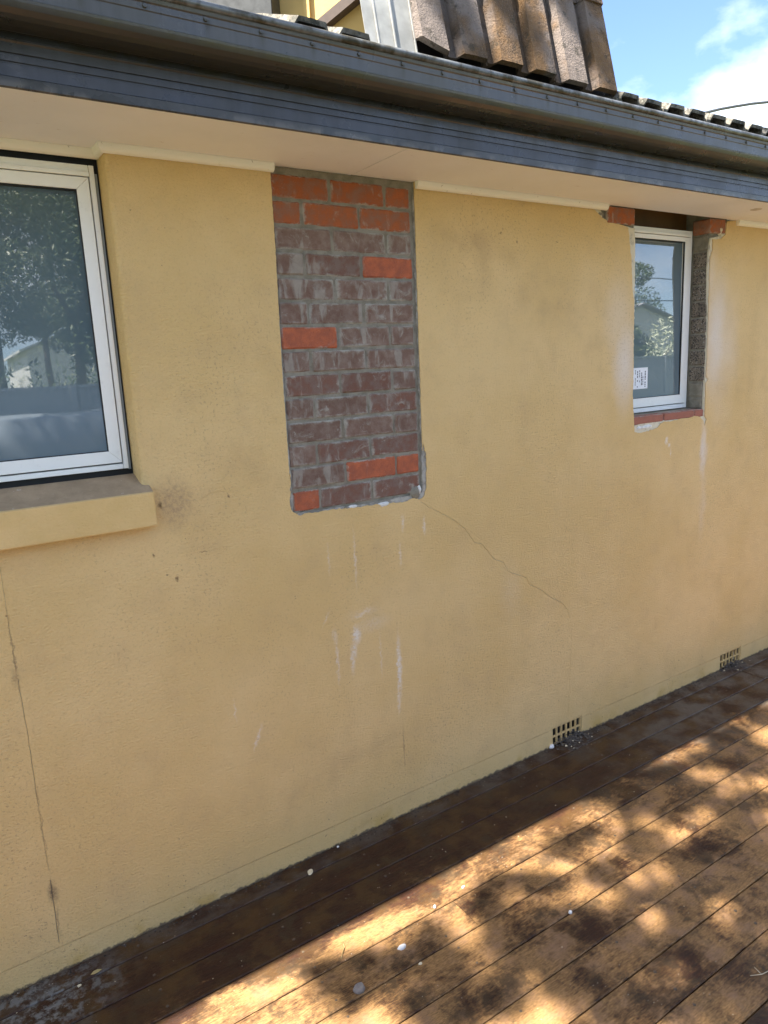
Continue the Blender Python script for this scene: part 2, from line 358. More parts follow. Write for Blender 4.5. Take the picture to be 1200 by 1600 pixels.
def deck_mat():
    b = NB('worn_oiled_deck_timber'); P = b.pos(); X = b.xyz(P); r = b.rnd()
    G = b.mapv(b.vm('ADD', P, b.n('ShaderNodeCombineXYZ').outputs[0]), scale=(1.6, 26, 1))
    sh = b.n('ShaderNodeCombineXYZ'); b.put(sh.inputs[0], b.ma('MULTIPLY', r, 37)); b.put(sh.inputs[1], b.ma('MULTIPLY', r, 11))
    Gs = b.vm('ADD', b.mapv(P, scale=(2.2, 30, 1)), sh.outputs[0])
    P = b.vm('ADD', P, sh.outputs[0]); Pw = b.pos()
    grain = b.noise(Gs, 3.5, 6, .7, .4); grain2 = b.noise(b.mapv(Gs, scale=(1, 1.6, 1)), 9, 5, .75)
    blot = b.noise(P, 3.1, 5, .62, .6); blot2 = b.noise(b.vm('ADD', P, (9, 4, 0)), 7.5, 5, .65)
    flk = b.noise(b.mapv(Pw, scale=(.7, 1.6, 1)), 42, 5, .75)
    worn = b.ma('ADD', b.ma('ADD', b.ma('MULTIPLY', blot, .55), b.ma('MULTIPLY', blot2, .25)), b.ma('ADD', b.ma('MULTIPLY', grain2, .22), b.ma('MULTIPLY', flk, .22)))
    out = b.ss(b.ma('ADD', X[1], b.ma('MULTIPLY', b.ma('SUBTRACT', blot2, .5), .5)), -.15, -.60, -.2, .03)
    wm = b.ss(b.ma('ADD', worn, out), .56, .69)
    dark = b.mix(b.ss(grain, .3, .7), (.050, .020, .011), (.024, .012, .008))
    dark = b.mix(b.ss(blot2, .42, .64, 0, .7), dark, (.085, .046, .016))
    gold = b.mix(b.ma('ADD', b.ma('MULTIPLY', b.ss(grain, .3, .7), .4), b.ma('MULTIPLY', b.ss(b.noise(b.mapv(Pw, scale=(.45, 2.2, 1)), 130, 4, .7), .38, .62), .6)), (.39, .22, .085), (.15, .078, .032))
    gold = b.mix(b.ss(blot2, .45, .7, 0, .75), gold, (.25, .145, .085))
    c = b.mix(wm, dark, gold)
    # black mould blots and pale dusty mortar film
    c = b.mix(b.ss(b.noise(P, 6, 7, .75), .50, .62, 0, .72), c, (.05, .033, .018))
    dz = b.ma('MAXIMUM', b.ma('MULTIPLY', b.ss(X[1], -.13, -.05), .62), b.ma('MULTIPLY', b.ss(X[0], .9, 2.4), b.ss(X[1], -.8, -.15)))
    c = b.mix(b.ma('MULTIPLY', dz, b.ss(b.noise(P, 6, 6, .7), .40, .62)), c, (.105, .085, .068))
    c = b.mix(b.ma('MULTIPLY', b.ss(b.vm('LENGTH', b.vm('MULTIPLY', b.vm('SUBTRACT', Pw, (-1.12, -.12, 0)), (2.6, 5, 0))), 1, .3), b.ss(b.noise(P, 22, 5, .7), .45, .6)), c, (.16, .16, .15))
    sp = b.ss(b.vor(b.vm('ADD', P, (0, 0, .3)), 42), .075, .04)
    c = b.mix(b.ma('MULTIPLY', sp, b.ss(b.noise(P, 4, 3, .6), .45, .6)), c, (.55, .47, .38))
    h = b.ma('ADD', b.ma('MULTIPLY', grain2, .7), b.ma('MULTIPLY', b.noise(P, 70, 4, .7), .5))
    return b.fin(c, b.ss(wm, 0, 1, .42, .62), b.bump(h, .0028), Specular_IOR_Level=.22)
M['deck'] = deck_mat()
M['nail'] = simple('rusty_nail_head', (.13, .095, .065), .5, .3, metal=.2)
M['chip_cream'] = simple('cream_paint_chip', (.72, .62, .42), .7, .1)
M['chip_white'] = simple('white_plaster', (.82, .80, .76), .7, .1)
M['pebble'] = simple('grey_pebble', (.25, .22, .20), .6, .2)
M['twig'] = simple('dry_twig', (.42, .33, .14), .7)
M['upper_wall'] = simple('yellow_upper_wall', (.72, .50, .18), .8, .08, sc=3, bump=.002)
M['trim_dark'] = simple('dark_brown_batten', (.09, .06, .045), .6)
M['lintel'] = simple('varnished_lintel_timber', (.14, .065, .012), .6, .2, sc=8)
M['grey_metal'] = simple('grey_metal_ledge', (.07, .072, .07), .45, .2, metal=.3)
M['paper'] = simple('paper_label', (.82, .85, .88), .5, .02)
M['ink'] = simple('label_ink', (.05, .05, .06), .6)
M['plug'] = simple('soffit_plug', (.62, .55, .48), .5)

# ------------------------------------------------------------------ setting: ground, lawn
def grass_mat():
    b = NB('lawn'); P = b.pos()
    c = b.mix(b.ss(b.noise(P, 1.5, 6, .7), .35, .65), (.06, .10, .025), (.14, .14, .05))
    return b.fin(c, .9, b.bump(b.noise(P, 60, 4, .7), .02))
M['grass'] = grass_mat()
g = MB(); g.v = [(-400, -400, -.22), (400, -400, -.22), (400, 400, -.22), (-400, 400, -.22)]; g.f = [(0, 1, 2, 3)]
tag(g.build('lawn_ground', M['grass']), kind='structure')

# ------------------------------------------------------------------ deck
jo = MB()
for i in range(26):
    x = -3.9 + i * .45
    jo.box(x - .022, x + .022, -3.95, -.02, -.16, -.024)
for y in (-.05, -1.9, -3.9): jo.box(-3.98, 7.4, y - .02, y + .02, -.2, -.165)
deck = jo.build('deck', M['trim_dark']); tag(deck, kind='structure')
nail_v = MB()
for r_, z in ((0, .0016), (.0035, .0012), (.0042, -.004)):
    pass
def disc(r, h, k=8):
    v = [(0, 0, h)]; f = []
    for j in range(k): v.append((r * .75 * cos(2 * pi * j / k), r * .75 * sin(2 * pi * j / k), h * .9))
    for j in range(k): v.append((r * cos(2 * pi * j / k), r * sin(2 * pi * j / k), -.002))
    for j in range(k):
        a, b_ = 1 + j, 1 + (j + 1) % k; f += [(0, a, b_), (a, a + k, b_ + k, b_)]
    return mesh('nail', v, f)
nail_me = disc(.0062, .0012); nail_me.materials.append(M['nail'])
def board(x0, x1, y0, y1):
    v = []; f = []; nseg = max(2, int((x1 - x0) / .25)); e = .003; rows = []
    cup = random.uniform(-.0006, .0012); lift = random.uniform(-.001, .001)
    for i in range(nseg + 1):
        x = x0 + (x1 - x0) * i / nseg; wv = .0009 * noise.noise(Vector((x * 2, y0 * 31, 0)))
        rows.append([(x, y0 + wv, -.022), (x, y0 + wv, -e + lift), (x, y0 + e + wv, lift), (x, (y0 + y1) / 2, cup + lift), (x, y1 - e - wv, lift), (x, y1 - wv, -e + lift), (x, y1 - wv, -.022)])
    for r in rows: v += r
    for i in range(nseg):
        for j in range(6):
            a = i * 7 + j; f.append((a, a + 7, a + 8, a + 1))
    f += [tuple(range(7)), tuple(nseg * 7 + j for j in reversed(range(7)))]
    o = link('board', mesh('board', v, f), M['deck'], deck)
    return o
gap = .0042
PIT = .1507
nb = 0
for k in range(26):
    ya = -.0895 - PIT * (k - 1) - gap / 2 if k else -.003; yb = -.0895 - PIT * k + gap / 2
    joints = sorted({0: [1.757 - .0, -1.9, 4.6], 1: [2.95, -1.6], 2: [-.9 - 1.2, 3.4], 3: [.95 + 2.7, -1.5], 4: [.27, 5.1], 5: [2.6, -2.7]}.get(k, [random.uniform(-3, -1.6), random.uniform(3.5, 5)]))
    xs = [-4] + joints + [7.4]
    for a, b_ in zip(xs[:-1], xs[1:]):
        bo = board(a + .0012, b_ - .0012, yb, ya)
        if k <= 10:
            for i in range(26):
                x = -3.9 + i * .45
                if a + .02 < x < b_ - .02 and -1.4 < x < 3.9:
                    for fy in ((.22, .78) if k else (.5,)):
                        if random.random() < .35: continue
                        link('nail', nail_me, None, bo, (x + random.uniform(-.008, .008), yb + (ya - yb) * fy + random.uniform(-.006, .006), 0.0004)); nb += 1
print('nails', nb)

# ------------------------------------------------------------------ the house
house = empty('house', (0, 0, 0))
tag(house, 'ochre rendered house with bricked-up opening, two white windows and grey gutter', 'house')
SOF = 2.667
def rag(pts, amp=.002, step=.012, seed=0):
    out = []
    n = len(pts)
    for i in range(n - 1):
        a = Vector((pts[i][0], 0, pts[i][1])); b_ = Vector((pts[i + 1][0], 0, pts[i + 1][1])); L = (b_ - a).length
        k = max(1, int(L / step)); t = (b_ - a).normalized() if L > 0 else Vector((1, 0, 0)); nn = Vector((-t.z, 0, t.x))
        for j in range(k):
            p = a + (b_ - a) * (j / k)
            if j or i: p = p + nn * amp * (noise.noise(p * 70 + Vector((seed, 3, 1))) * 1.6 + noise.noise(p * 190) * .8)
            out.append((p.x, p.z))
    out.append(tuple(pts[-1])); return out
pL = -.012; pR = .609
patch_low = [W(661, 692), W(664, 700), W(667, 720), W(667, 745), W(666, 765), W(662, 776), W(655, 781), W(648, 778), W(632, 784), W(613, 786), W(597, 792), W(592, 788), W(583, 789), W(553, 794), W(540, 794), W(525, 796), W(507, 799), W(480, 803), W(467, 805), W(457, 800), W(453, 790), W(454, 765), W(453, 740)]
patch_out = [(pR, SOF), (pR - .002, 2.2), (pR - .004, 1.75), (pR - .004, 1.62)] 
w2_right = [(2.80, SOF), W(1136, 346), W(1134, 366), W(1127, 373), W(1114, 374), W(1114, 390), W(1110, 402), W(1108.5, 440), W(1107, 500), W(1105, 560), W(1103.5, 588), W(1107, 592), W(1103, 598), W(1102.5, 625), W(1101.5, 650), W(1104, 655), W(1101, 665)]
w2_low = [W(1099, 657), W(1094, 651.5), W(1086, 649.5), W(1077, 653), W(1065, 654), W(1052, 657.5), W(1040, 659), W(1033, 661), W(1028, 668), W(1012, 674), W(1000, 676.5), W(991.5, 675)]
w2_left = [W(990.5, 655), W(988.8, 618), W(989.6, 600), W(990, 560), W(990.3, 526), W(991, 468.5), W(988.8, 458), W(987.7, 431.7), W(987, 408), W(983.8, 376.6), W(982, 356), W(974, 352), W(960, 348.5), W(948, 344), W(941, 340), W(933, 331), W(924, 324.5), (1.64, SOF)]
def contour(shrink):
    s = shrink
    c = [(-4, -.3), (-1.2, -.3), (1.371, -.3), (1.371, .106), (1.594, .106), (1.594, -.3), (2.862, -.3), (2.862, .105), (3.09, .105), (3.09, -.3), (7, -.3), (7, SOF)]
    if not s:
        c += rag(w2_right, .0022, seed=1) + rag(w2_low, .0026, seed=2) + rag(w2_left, .0022, seed=3)
        pr = rag(patch_out, .0012, seed=4) + rag(patch_low, .0032, .008, seed=14)
        c += pr
        c += rag([(pL + .0, 1.56), (pL + .002, 2.0), (pL + .010, 2.4), (pL + .012, SOF)], .0011, seed=5)
    else:
        # the exposed undercoat reaches a little further in than the paint
        c += rag([(2.76, SOF), W(1131, 352), W(1128, 368), W(1112, 372), W(1109, 392), W(1107, 420), W(1106.5, 500), W(1103, 585), W(1101.5, 610), W(1100, 650)], .0012, seed=11)
        c += rag([W(1095, 651), W(1075, 652), W(1040, 656.5), W(1015, 658.5), (1.95, 1.606)], .002, seed=12)
        c += rag([(1.952, 1.66), (1.955, 2.1), (1.953, 2.42), (1.945, 2.578), (1.722, 2.588), (1.70, 2.62), (1.69, SOF)], .004, seed=13)
        c += rag([(pR - .003, SOF), (pR - .006, 2.0), (pR - .007, 1.5), (pR - .010, 1.445), (.55, 1.438), (.3, 1.436), (.04, 1.443), (-.003, 1.452), (-.004, 1.6)], .003, seed=14)
        c += rag([(-.006, 1.7), (-.004, 2.2), (.0, SOF)], .0012, seed=15)
    ex = -.5365 if not s else -.540
    c += [(ex, SOF), (ex, 1.602), (-2.35, 1.602), (-2.35, SOF), (-4, SOF)]
    return c
def strip(pts, wd, taper=True):
    L, Rr = [], []
    n = len(pts)
    for i, (x, z) in enumerate(pts):
        a = pts[max(0, i - 1)]; b_ = pts[min(n - 1, i + 1)]; tx, tz = b_[0] - a[0], b_[1] - a[1]; l = math.hypot(tx, tz) or 1
        ww = wd[i] if isinstance(wd, list) else wd
        L.append((x - tz / l * ww / 2, z + tx / l * ww / 2)); Rr.append((x + tz / l * ww / 2, z - tx / l * ww / 2))
    return L + Rr[::-1]
crack_px = [(657, 784), (672, 793), (686, 800), (702, 808), (716, 817), (728, 828), (737, 841), (741, 847), (753, 850), (763, 862), (771, 873), (787, 879), (795, 894), (810, 898), (823, 903), (827, 913), (845, 921), (858, 932), (877, 941), (886, 951), (890, 966), (893, 982), (892.5, 1010), (890.5, 1060), (888.5, 1100), (887.5, 1119)]
cp = [W(*p) for p in crack_px]
cw = [.0026] * 5 + [.0019] * 9 + [.0016] * 6 + [.0010] * 6
joint = [(-.994, 1.468), (-.9955, 1.3), (-.995, 1.1), (-.9915, .9), (-.994, .6), (-.993, .35), (-.996, .108)]
joint = rag(joint, .0012, .03, 7)
holes = [strip(rag(cp[:21], .0020, .01, 9), .0014), strip(rag(cp[21:], .0012, .01, 9), .0009), strip(joint[:int(len(joint) * .28)], .0009), strip(joint[int(len(joint) * .28):int(len(joint) * .62)], .0014), strip(joint[int(len(joint) * .62):int(len(joint) * .80)], .0008), strip(joint[int(len(joint) * .80):], .0020),
         strip([(-3.9, .0885), (-.999, .0905)], .0026), strip([(-.993, .0905), (.3, .0935), (.9, .0925), (1.366, .0935)], .0026),
         strip([(1.600, .0935), (2.2, .0925), (2.857, .0925)], .0024), strip([(3.095, .0925), (6.9, .0925)], .0026),
         strip(rag([W(*p) for p in ((272, 767), (285, 780), (310, 783), (330, 770), (352, 767))], .002, .02, 3), .0007)]
def sheet(cont, hs, y0, y1):
    polys = [cont] + hs
    vv = []; loops = []
    for p in polys:
        st = len(vv); vv += [(a, 0.0, b_) for a, b_ in p]; loops.append((st, len(p)))
    tris = tessellate_polygon([[Vector((a, b_, 0)) for a, b_ in p] for p in polys])
    n = len(vv)
    verts = [(a, y0, c) for a, _, c in vv] + [(a, y1, c) for a, _, c in vv]
    faces = []
    for t in tris:
        a, b_, c = [Vector(verts[i]) for i in t]
        nrm = (b_ - a).cross(c - a)
        if nrm.length < 1e-12: continue
        faces.append(tuple(t) if nrm.y < 0 else tuple(reversed(t)))
    for st, k in loops:
        for i in range(k):
            j = (i + 1) % k; faces.append((st + i, st + j, n + st + j, n + st + i))
    return verts, faces
v, f = sheet(contour(0), holes, 0, .0042)
me = mesh('render_coat', v, f)
wall = link('wall', me, M['render'], house)
# painted reveal of the large window, corner rounded
rv = []; prof = [(-.5468, -.0002)] + [(-.548 - .0035 * (1 - 1) , 0)]
prof = [(-.531, -.0008), (-.537, -.0003), (-.542, .0022), (-.5458, .0062), (-.5478, .012), (-.5486, .022), (-.550, .09)]
zs = [1.60 + i * (SOF - 1.60) / 12 for i in range(13)]
v = []; f = []
for z in zs:
    for (x, y) in prof: v.append((x + .0012 * noise.noise(Vector((z * 5, 0, y * 20))), y, z))
k = len(prof)
for i in range(12):
    for j in range(k - 1): a = i * k + j; f.append((a, a + k, a + k + 1, a + 1))
link('window_reveal', mesh('window_reveal', v, f), M['render'], house, smooth=True)
v, f = sheet(contour(1), [], .0048, .014)
link('undercoat', mesh('undercoat', v, f), M['undercoat'], wall)
# masonry core
core = MB()
core.box(-4, 7, .0145, .27, .108, 1.597)
for a, b_ in ((-4, 1.366), (1.599, 2.857), (3.095, 7)): core.box(a, b_, .0145, .27, -.3, .1078)

core.box(-4, -2.35, .0145, .27, 1.5972, 2.95); core.box(-.5455, -.03, .0145, .27, 1.5972, 2.95); core.box(.63, 1.948, .0145, .27, 1.5972, 2.95)
core.box(-.03, .63, .024, .27, 1.5972, 2.95)
core.box(2.574, 7, .0145, .27, 1.5972, 2.95)
core.build('masonry', M['grey_mortar'], house)
vb = MB(); vb.box(1.3, 3.2, .06, .2, -.3, .1075); vb.build('vent_cavity', M['dark_void'], house)  # near-black box painted as the darkness behind the vent bars
# mortar bed of the infill: uneven sheet
v = []; f = []; nx, nzz = 60, 120
for j in range(nzz + 1):
    for i in range(nx + 1):
        x = -.028 + .656 * i / nx; z = 1.41 + 1.255 * j / nzz
        v.append((x, .0118 + .0035 * noise.noise(Vector((x * 28, 1, z * 28))) + .0015 * noise.noise(Vector((x * 90, 1, z * 90))), z))
for j in range(nzz):
    for i in range(nx): a = j * (nx + 1) + i; f.append((a, a + 1, a + nx + 2, a + nx + 1))
mo = link('mortar_bed', mesh('mortar_bed', v, f), M['grey_mortar'], house, smooth=True)
# bricks
def brick_mesh(L, H, Dp, seed, yo=0.):
    bm = bmesh.new()
    bmesh.ops.create_cube(bm, size=1)
    for vt in bm.verts: vt.co = Vector((vt.co.x * L, vt.co.y * Dp, vt.co.z * H))
    bmesh.ops.bevel(bm, geom=bm.edges[:], offset=.0055, segments=1, affect='EDGES')
    for vt in bm.verts:
        q = vt.co * 9 + Vector((seed * 7.7, 0, 0)); vt.co += Vector((noise.noise(q) * .003, noise.noise(q + Vector((5, 5, 5))) * .0012, noise.noise(q + Vector((9, 1, 2))) * .0022))
    me = bpy.data.meshes.new('brick'); bm.to_mesh(me); bm.free(); return me
full = {}; 
def bricks_for(mat):
    if mat not in full:
        full[mat] = [[brick_mesh(.230, .076, .02, s + hash(mat) % 7) for s in range(3)], [brick_mesh(.112, .076, .02, s + 3) for s in range(2)]]
        for l in full[mat]:
            for me in l: me.materials.append(M[mat])
    return full[mat]
rows = ['RRr', 'rRR', 'PPp', 'pBO', 'PPp', 'pPP', 'OPp', 'pPP', 'BBp', 'pPB', 'PPp', 'pBB', 'POo', 'oBB']
mats = {'r': 'rust_brick', 'p': 'purple_brick', 'b': 'brown_brick', 'o': 'red_brick'}
for i, row in enumerate(rows):
    z = 1.447 + .086 * (13 - i) + .038
    x = -.001
    for ch in row:
        L = .230 if ch.isupper() else .112
        ml = bricks_for(mats[ch.lower()])[0 if ch.isupper() else 1]
        o = link('brick', random.choice(ml), None, wall, (x + L / 2 + random.uniform(-.0015, .0015), .0165 + random.uniform(-.0012, .0015) - (.001 if ch in 'Oo' else 0), z + random.uniform(-.0012, .0012)))
        o.rotation_euler = (0, random.uniform(-.004, .004), 0)
        x += L + .0095
# exposed bricks round the small window
def bbox_brick(x0, x1, y0, y1, z0, z1, mat, seed=1):
    me = brick_mesh(x1 - x0, z1 - z0, y1 - y0, seed); me.materials.append(M[mat])
    return link('brick', me, None, wall, ((x0 + x1) / 2, (y0 + y1) / 2, (z0 + z1) / 2))
a = bbox_brick(1.732, 1.936, -.004, .10, 2.588, 2.664, 'rust_brick', 5); a['label'] = 'bare rust red brick left above the small window'
a = bbox_brick(2.560, 2.700, -.004, .104, 2.590, 2.664, 'rust_brick', 6); a['label'] = 'bare rust red brick right above the small window'
for (xa, xb) in ((1.955, 2.214), (2.222, 2.486), (2.492, 2.574)):
    bbox_brick(xa, xb, .001, .095, 1.612, 1.653, 'sill_brick', int(xa * 10))
zz = 2.582; i = 0
while zz > 1.68:
    z1 = zz; z0 = max(1.655, zz - .077)
    me = bbox_brick(2.5685 + random.uniform(-.001, .001), 2.66, .010 if 0 < i < 9 else .016, .101, z0, z1, 'aggregate' if 1 <= i <= 8 else 'grey_mortar', i)
    zz -= .087; i += 1
# chips and filler lumps around holes
def lump(cx, cz, rx, rz, dy, mat, y=.006, seed=0, name='mortar_lump', k=14):
    v = [(cx, y - dy, cz)]; f = []
    for ring, (s_, h) in enumerate(((.5, .8), (.85, .35), (1, -.3))):
        for j in range(k):
            an = 2 * pi * j / k; q = 1 + .35 * noise.noise(Vector((cos(an) * 1.7 + seed, sin(an) * 1.7, seed * 3.1)))
            v.append((cx + cos(an) * rx * s_ * q, y - dy * h * (1 + .4 * noise.noise(Vector((an * 3, seed, ring)))), cz + sin(an) * rz * s_ * q))
    for j in range(k):
        jj = (j + 1) % k; f.append((0, 1 + jj, 1 + j))
        for r in range(2): a = 1 + r * k; f.append((a + j, a + jj, a + k + jj, a + k + j))
    return link(name, mesh(name, v, f), M[mat], wall, smooth=True)
for (px, py, rx, rz, dy, mt) in ((601, 788, .032, .012, .010, 'mortar_white'), (553, 792, .02, .008, .007, 'mortar_white'), (541, 794, .012, .006, .005, 'grey_mortar'),
                             (650, 770, .024, .028, .012, 'grey_mortar'), (656, 765, .012, .018, .010, 'mortar_white'), (1012, 667, .045, .014, .006, 'mortar_white'), (1000, 669, .03, .012, .007, 'mortar_white'),
                             (1126, 360, .02, .03, .012, 'undercoat'), (940, 334, .02, .008, .004, 'grey_mortar'), (463, 801, .02, .006, .005, 'grey_mortar')):
    x, z = W(px, py); lump(x, z, rx, rz, dy, mt, seed=px * .37)

# air vents
def vent(x0, x1, z0, z1):
    m_ = MB(); yf, yb = .004, .016
    m_.box(x0 + .001, x1 - .001, yf, yb, z1 - .012, z1 - .001)
    xs = [x0 + .001 + i * (x1 - x0 - .009) / 6 for i in range(7)]
    for i, x in enumerate(xs): m_.box(x, x + .006, yf + (.001 if 0 < i < 6 else 0), yb, z0, z1 - .0122)
    zs = [z0 + (z1 - z0 - .012) * q for q in (.0, .46)]
    for z in zs:
        for x in xs[:-1]: m_.box(x + .0062, x + (x1 - x0 - .009) / 6 - .0002, yf + .002, yb - .001, z, z + .007)
    return m_.build('air_vent', M['render'], house)
vent(1.371, 1.594, -.002, .106); vent(2.862, 3.09, -.002, .105)

# window sill of the large window
sl = MB(); sl.prism_x([(-.047, 1.489), (.012, 1.484), (.088, 1.49), (.088, 1.657), (-.045, 1.605)][::-1], -2.37, -.5235)
def sill_mat():
    b = NB('sill_render'); P = b.pos(); N_ = b.n('ShaderNodeNewGeometry').outputs['Normal']; up = b.ss(b.xyz(N_)[2], .4, .8)
    base = b.mix(b.ss(b.noise(P, 5, 4, .6), .35, .7), (.62, .43, .175), (.68, .475, .21))
    top = b.mix(b.ss(b.noise(P, 14, 5, .7), .3, .7), (.30, .225, .14), (.40, .30, .19))
    top = b.mix(b.ss(b.noise(b.mapv(P, scale=(1, 2.2, 1)), 26, 5, .72), .66, .70, 0, .85), top, (.78, .74, .68))
    c = b.mix(up, base, top)
    h = b.ma('ADD', b.noise(b.mapv(P, scale=(1, 1, 1.5)), 95, 4, .62, .3), b.ma('MULTIPLY', b.noise(P, 14, 3, .5), .9))
    return b.fin(c, .8, b.bump(h, .0045, .8), Specular_IOR_Level=.3)
M['sill'] = sill_mat()
sl.build('window_sill', M['sill'], house, bevel=.007, seg=3, smooth=False)

# windows ------------------------------------------------------------
def window(x0, x1, z0, z1, gx0, gx1, gz0, gz1, yf, sash_gap_x, sash_gap_z, top_z):
    # x0..x1,z0..z1: frame outside; g*: visible glass; yf: front plane of the frame
    fr = MB(); t = .016
    sx1 = sash_gap_x; sx0 = x0 + (x1 - sash_gap_x); sz0 = sash_gap_z; sz1 = top_z
    fr.box(x0, sx0 - .002, yf, yf + .06, z0, z1); fr.box(sx1 + .0045, x1, yf, yf + .06, z0, z1)
    fr.box(sx0 - .0022, sx1 + .0032, yf + .001, yf + .06, z0, sz0 - .005); fr.box(sx0 - .0022, sx1 + .0032, yf + .001, yf + .06, sz1 + .016, z1)
    fr.box(sx0 - .0022, sx1 + .0032, yf - .006, yf + .02, sz1 + .003, sz1 + .0158)
    w_ = fr.build('window', M['frame'], house, bevel=.0012)
    ga = MB(); ga.box(x0 + .004, x1 - .004, yf + .032, yf + .07, z0 + .003, z1 - .003); ga.build('gasket', M['gasket'], w_)
    # sash: four mitred members
    out = [(sx0, sz0), (sx1, sz0), (sx1, sz1), (sx0, sz1)]; inn = [(gx0, gz0), (gx1, gz0), (gx1, gz1), (gx0, gz1)]
    ys = yf - .004
    for i in range(4):
        j = (i + 1) % 4
        a, b_, c, d = out[i], out[j], inn[j], inn[i]
        # a hair of mitre gap
        def sh(p, q, e=.0003):
            l = math.hypot(q[0] - p[0], q[1] - p[1]); return (p[0] + (q[0] - p[0]) / l * e, p[1] + (q[1] - p[1]) / l * e)
        a2, b2, c2, d2 = sh(a, b_), sh(b_, a), sh(c, d), sh(d, c)
        sm = MB(); sm.v = [Vector((p[0], y, p[1])) for y in (ys, ys + .02) for p in (a2, b2, c2, d2)]
        sm.f = [(0, 1, 2, 3), (7, 6, 5, 4), (0, 4, 5, 1), (1, 5, 6, 2), (2, 6, 7, 3), (3, 7, 4, 0)]
        sm.build('sash', M['frame'], w_, bevel=.001)
    gk = MB(); e = .003
    gk.box(gx0 - .001, gx0 + e, ys + .004, ys + .012, gz0, gz1); gk.box(gx1 - e, gx1 + .001, ys + .004, ys + .012, gz0, gz1)
    gk.box(gx0 + e, gx1 - e, ys + .0041, ys + .012, gz0 - .001, gz0 + e); gk.box(gx0 + e, gx1 - e, ys + .0041, ys + .026, gz1 - e, gz1 + .001)
    gk.build('seal', M['gasket'], w_)
    zc = (gz0 + gz1) / 2; pn = MB(); pn.box(gx0 - .008, gx1 + .008, 0, .006, gz0 - .006 - zc, gz1 + .006 - zc); pn.build('pane', M['pane'], w_, loc=(0, ys + .0155, zc), rot=(-R(1.0), 0, 0))
    return w_
w1 = window(-2.33, -.565, 1.676, 2.622, -2.27, -.623, 1.738, 2.549, .078, -.585, 1.698, 2.585); w1['label'] = 'large white framed window at the left'
bk = MB(); bk.box(-2.349, -.5495, .10, .16, 1.60, 2.70); bk.build('foam_gap', M['gasket'], house)
rt = MB(); rt.box(-.5645, -.5555, .086, .12, 1.672, 2.60); rt.build('frame_return', M['frame_side'], house)
w2 = window(1.945, 2.553, 1.662, 2.613, 2.0, 2.489, 1.738, 2.556, .098, 2.53, 1.69, 2.578); w2['label'] = 'narrow white framed window at the right'
st = MB(); st.box(2.02, 2.203, .1005, .1013, 1.788, 1.90)
sto = st.build('paper_sticker', M['paper'], w2)
ik = MB(); random.seed(3)
for col_, (xc, hw) in enumerate(((2.182, .0035), (2.163, .002), (2.152, .0035), (2.135, .002), (2.118, .003), (2.10, .0018))):
    z = 1.797
    while z < 1.888:
        l = random.uniform(.004, .012)
        if random.random() < .62: ik.box(xc - hw, xc + hw, .0997, .1004, z, z + l)
        z += l + .003
ik.build('sticker_print', M['ink'], w2)
lt = MB(); lt.box(1.95, 2.57, .15, .20, 2.60, 2.95); lt.box(1.95, 2.57, .02, .2, 2.75, 2.8); lt.build('lintel', M['lintel'], house)
sm = MB(); sm.box(1.951, 2.569, .07, .16, 1.60, 1.656); sm.build('sill_mortar', M['grey_mortar'], house, bevel=.004)

# soffit, cornices -----------------------------------------------------
sf = link('soffit', None, None, house)
for (a, b_) in ((-4, -2.06), (-2.057, .3325), (.3365, 2.73), (2.733, 5.1), (5.103, 7)):
    s_ = MB()
    if a < -1 or a < 0: s_.box(a, b_, -.368, .10 if b_ < 1 else -.002, SOF, SOF + .006)
    else: s_.box(a, b_, -.368, .014 if a > 2.7 else -.0005, SOF, SOF + .006)
    s_.build('soffit_board', M['soffit'], sf)
hc = MB(); hc.box(.3365, 1.76, 0, .014, SOF, SOF + .006); hc.build('soffit_board', M['soffit'], sf)
dm = disc(.032, .003, 24); dm.name = 'soffit_plug'
link('soffit_plug', dm, M['plug'], sf, (2.60, -.225, SOF), (pi, 0, 0), True)
def cornice(path, end=True):
    # small bead swept along the wall head; path in (x,y)
    prof = [(0, 0), (0, -.024), (.004, -.027), (.010, -.0255), (.016, -.021), (.020, -.014), (.0215, -.006), (.0215, 0)]   # (out, down)
    v = []; f = []; n = len(path)
    for i, p in enumerate(path):
        P_ = Vector(p)
        d1 = (Vector(path[i]) - Vector(path[i - 1])).normalized() if i else None
        d2 = (Vector(path[i + 1]) - Vector(path[i])).normalized() if i < n - 1 else None
        d1 = d1 or d2; d2 = d2 or d1
        t = (d1 + d2).normalized(); nrm = Vector((t.y, -t.x)); s_ = 1 / max(.4, nrm.dot(Vector((d2.y, -d2.x))))
        for (o_, dn) in prof: q = P_ + nrm * o_ * s_; v.append((q.x, q.y, SOF - .0005 + dn))
    k = len(prof)
    for i in range(n - 1):
        for j in range(k): a = i * k + j; b_ = i * k + (j + 1) % k; f.append((a, b_, b_ + k, a + k))
    f.append(tuple(range(k))); f.append(tuple((n - 1) * k + j for j in reversed(range(k))))
    return link('cornice', mesh('cornice', v, f), M['cornice'], house)
cornice([(-2.34, .077), (-.5475, .077), (-.5475, -.0005), (.008, -.0005)])
cornice([(.612, -.0005), (1.2, -.0008), (1.722, -.0005)]); cornice([(2.80, -.0005), (7, -.0005)])

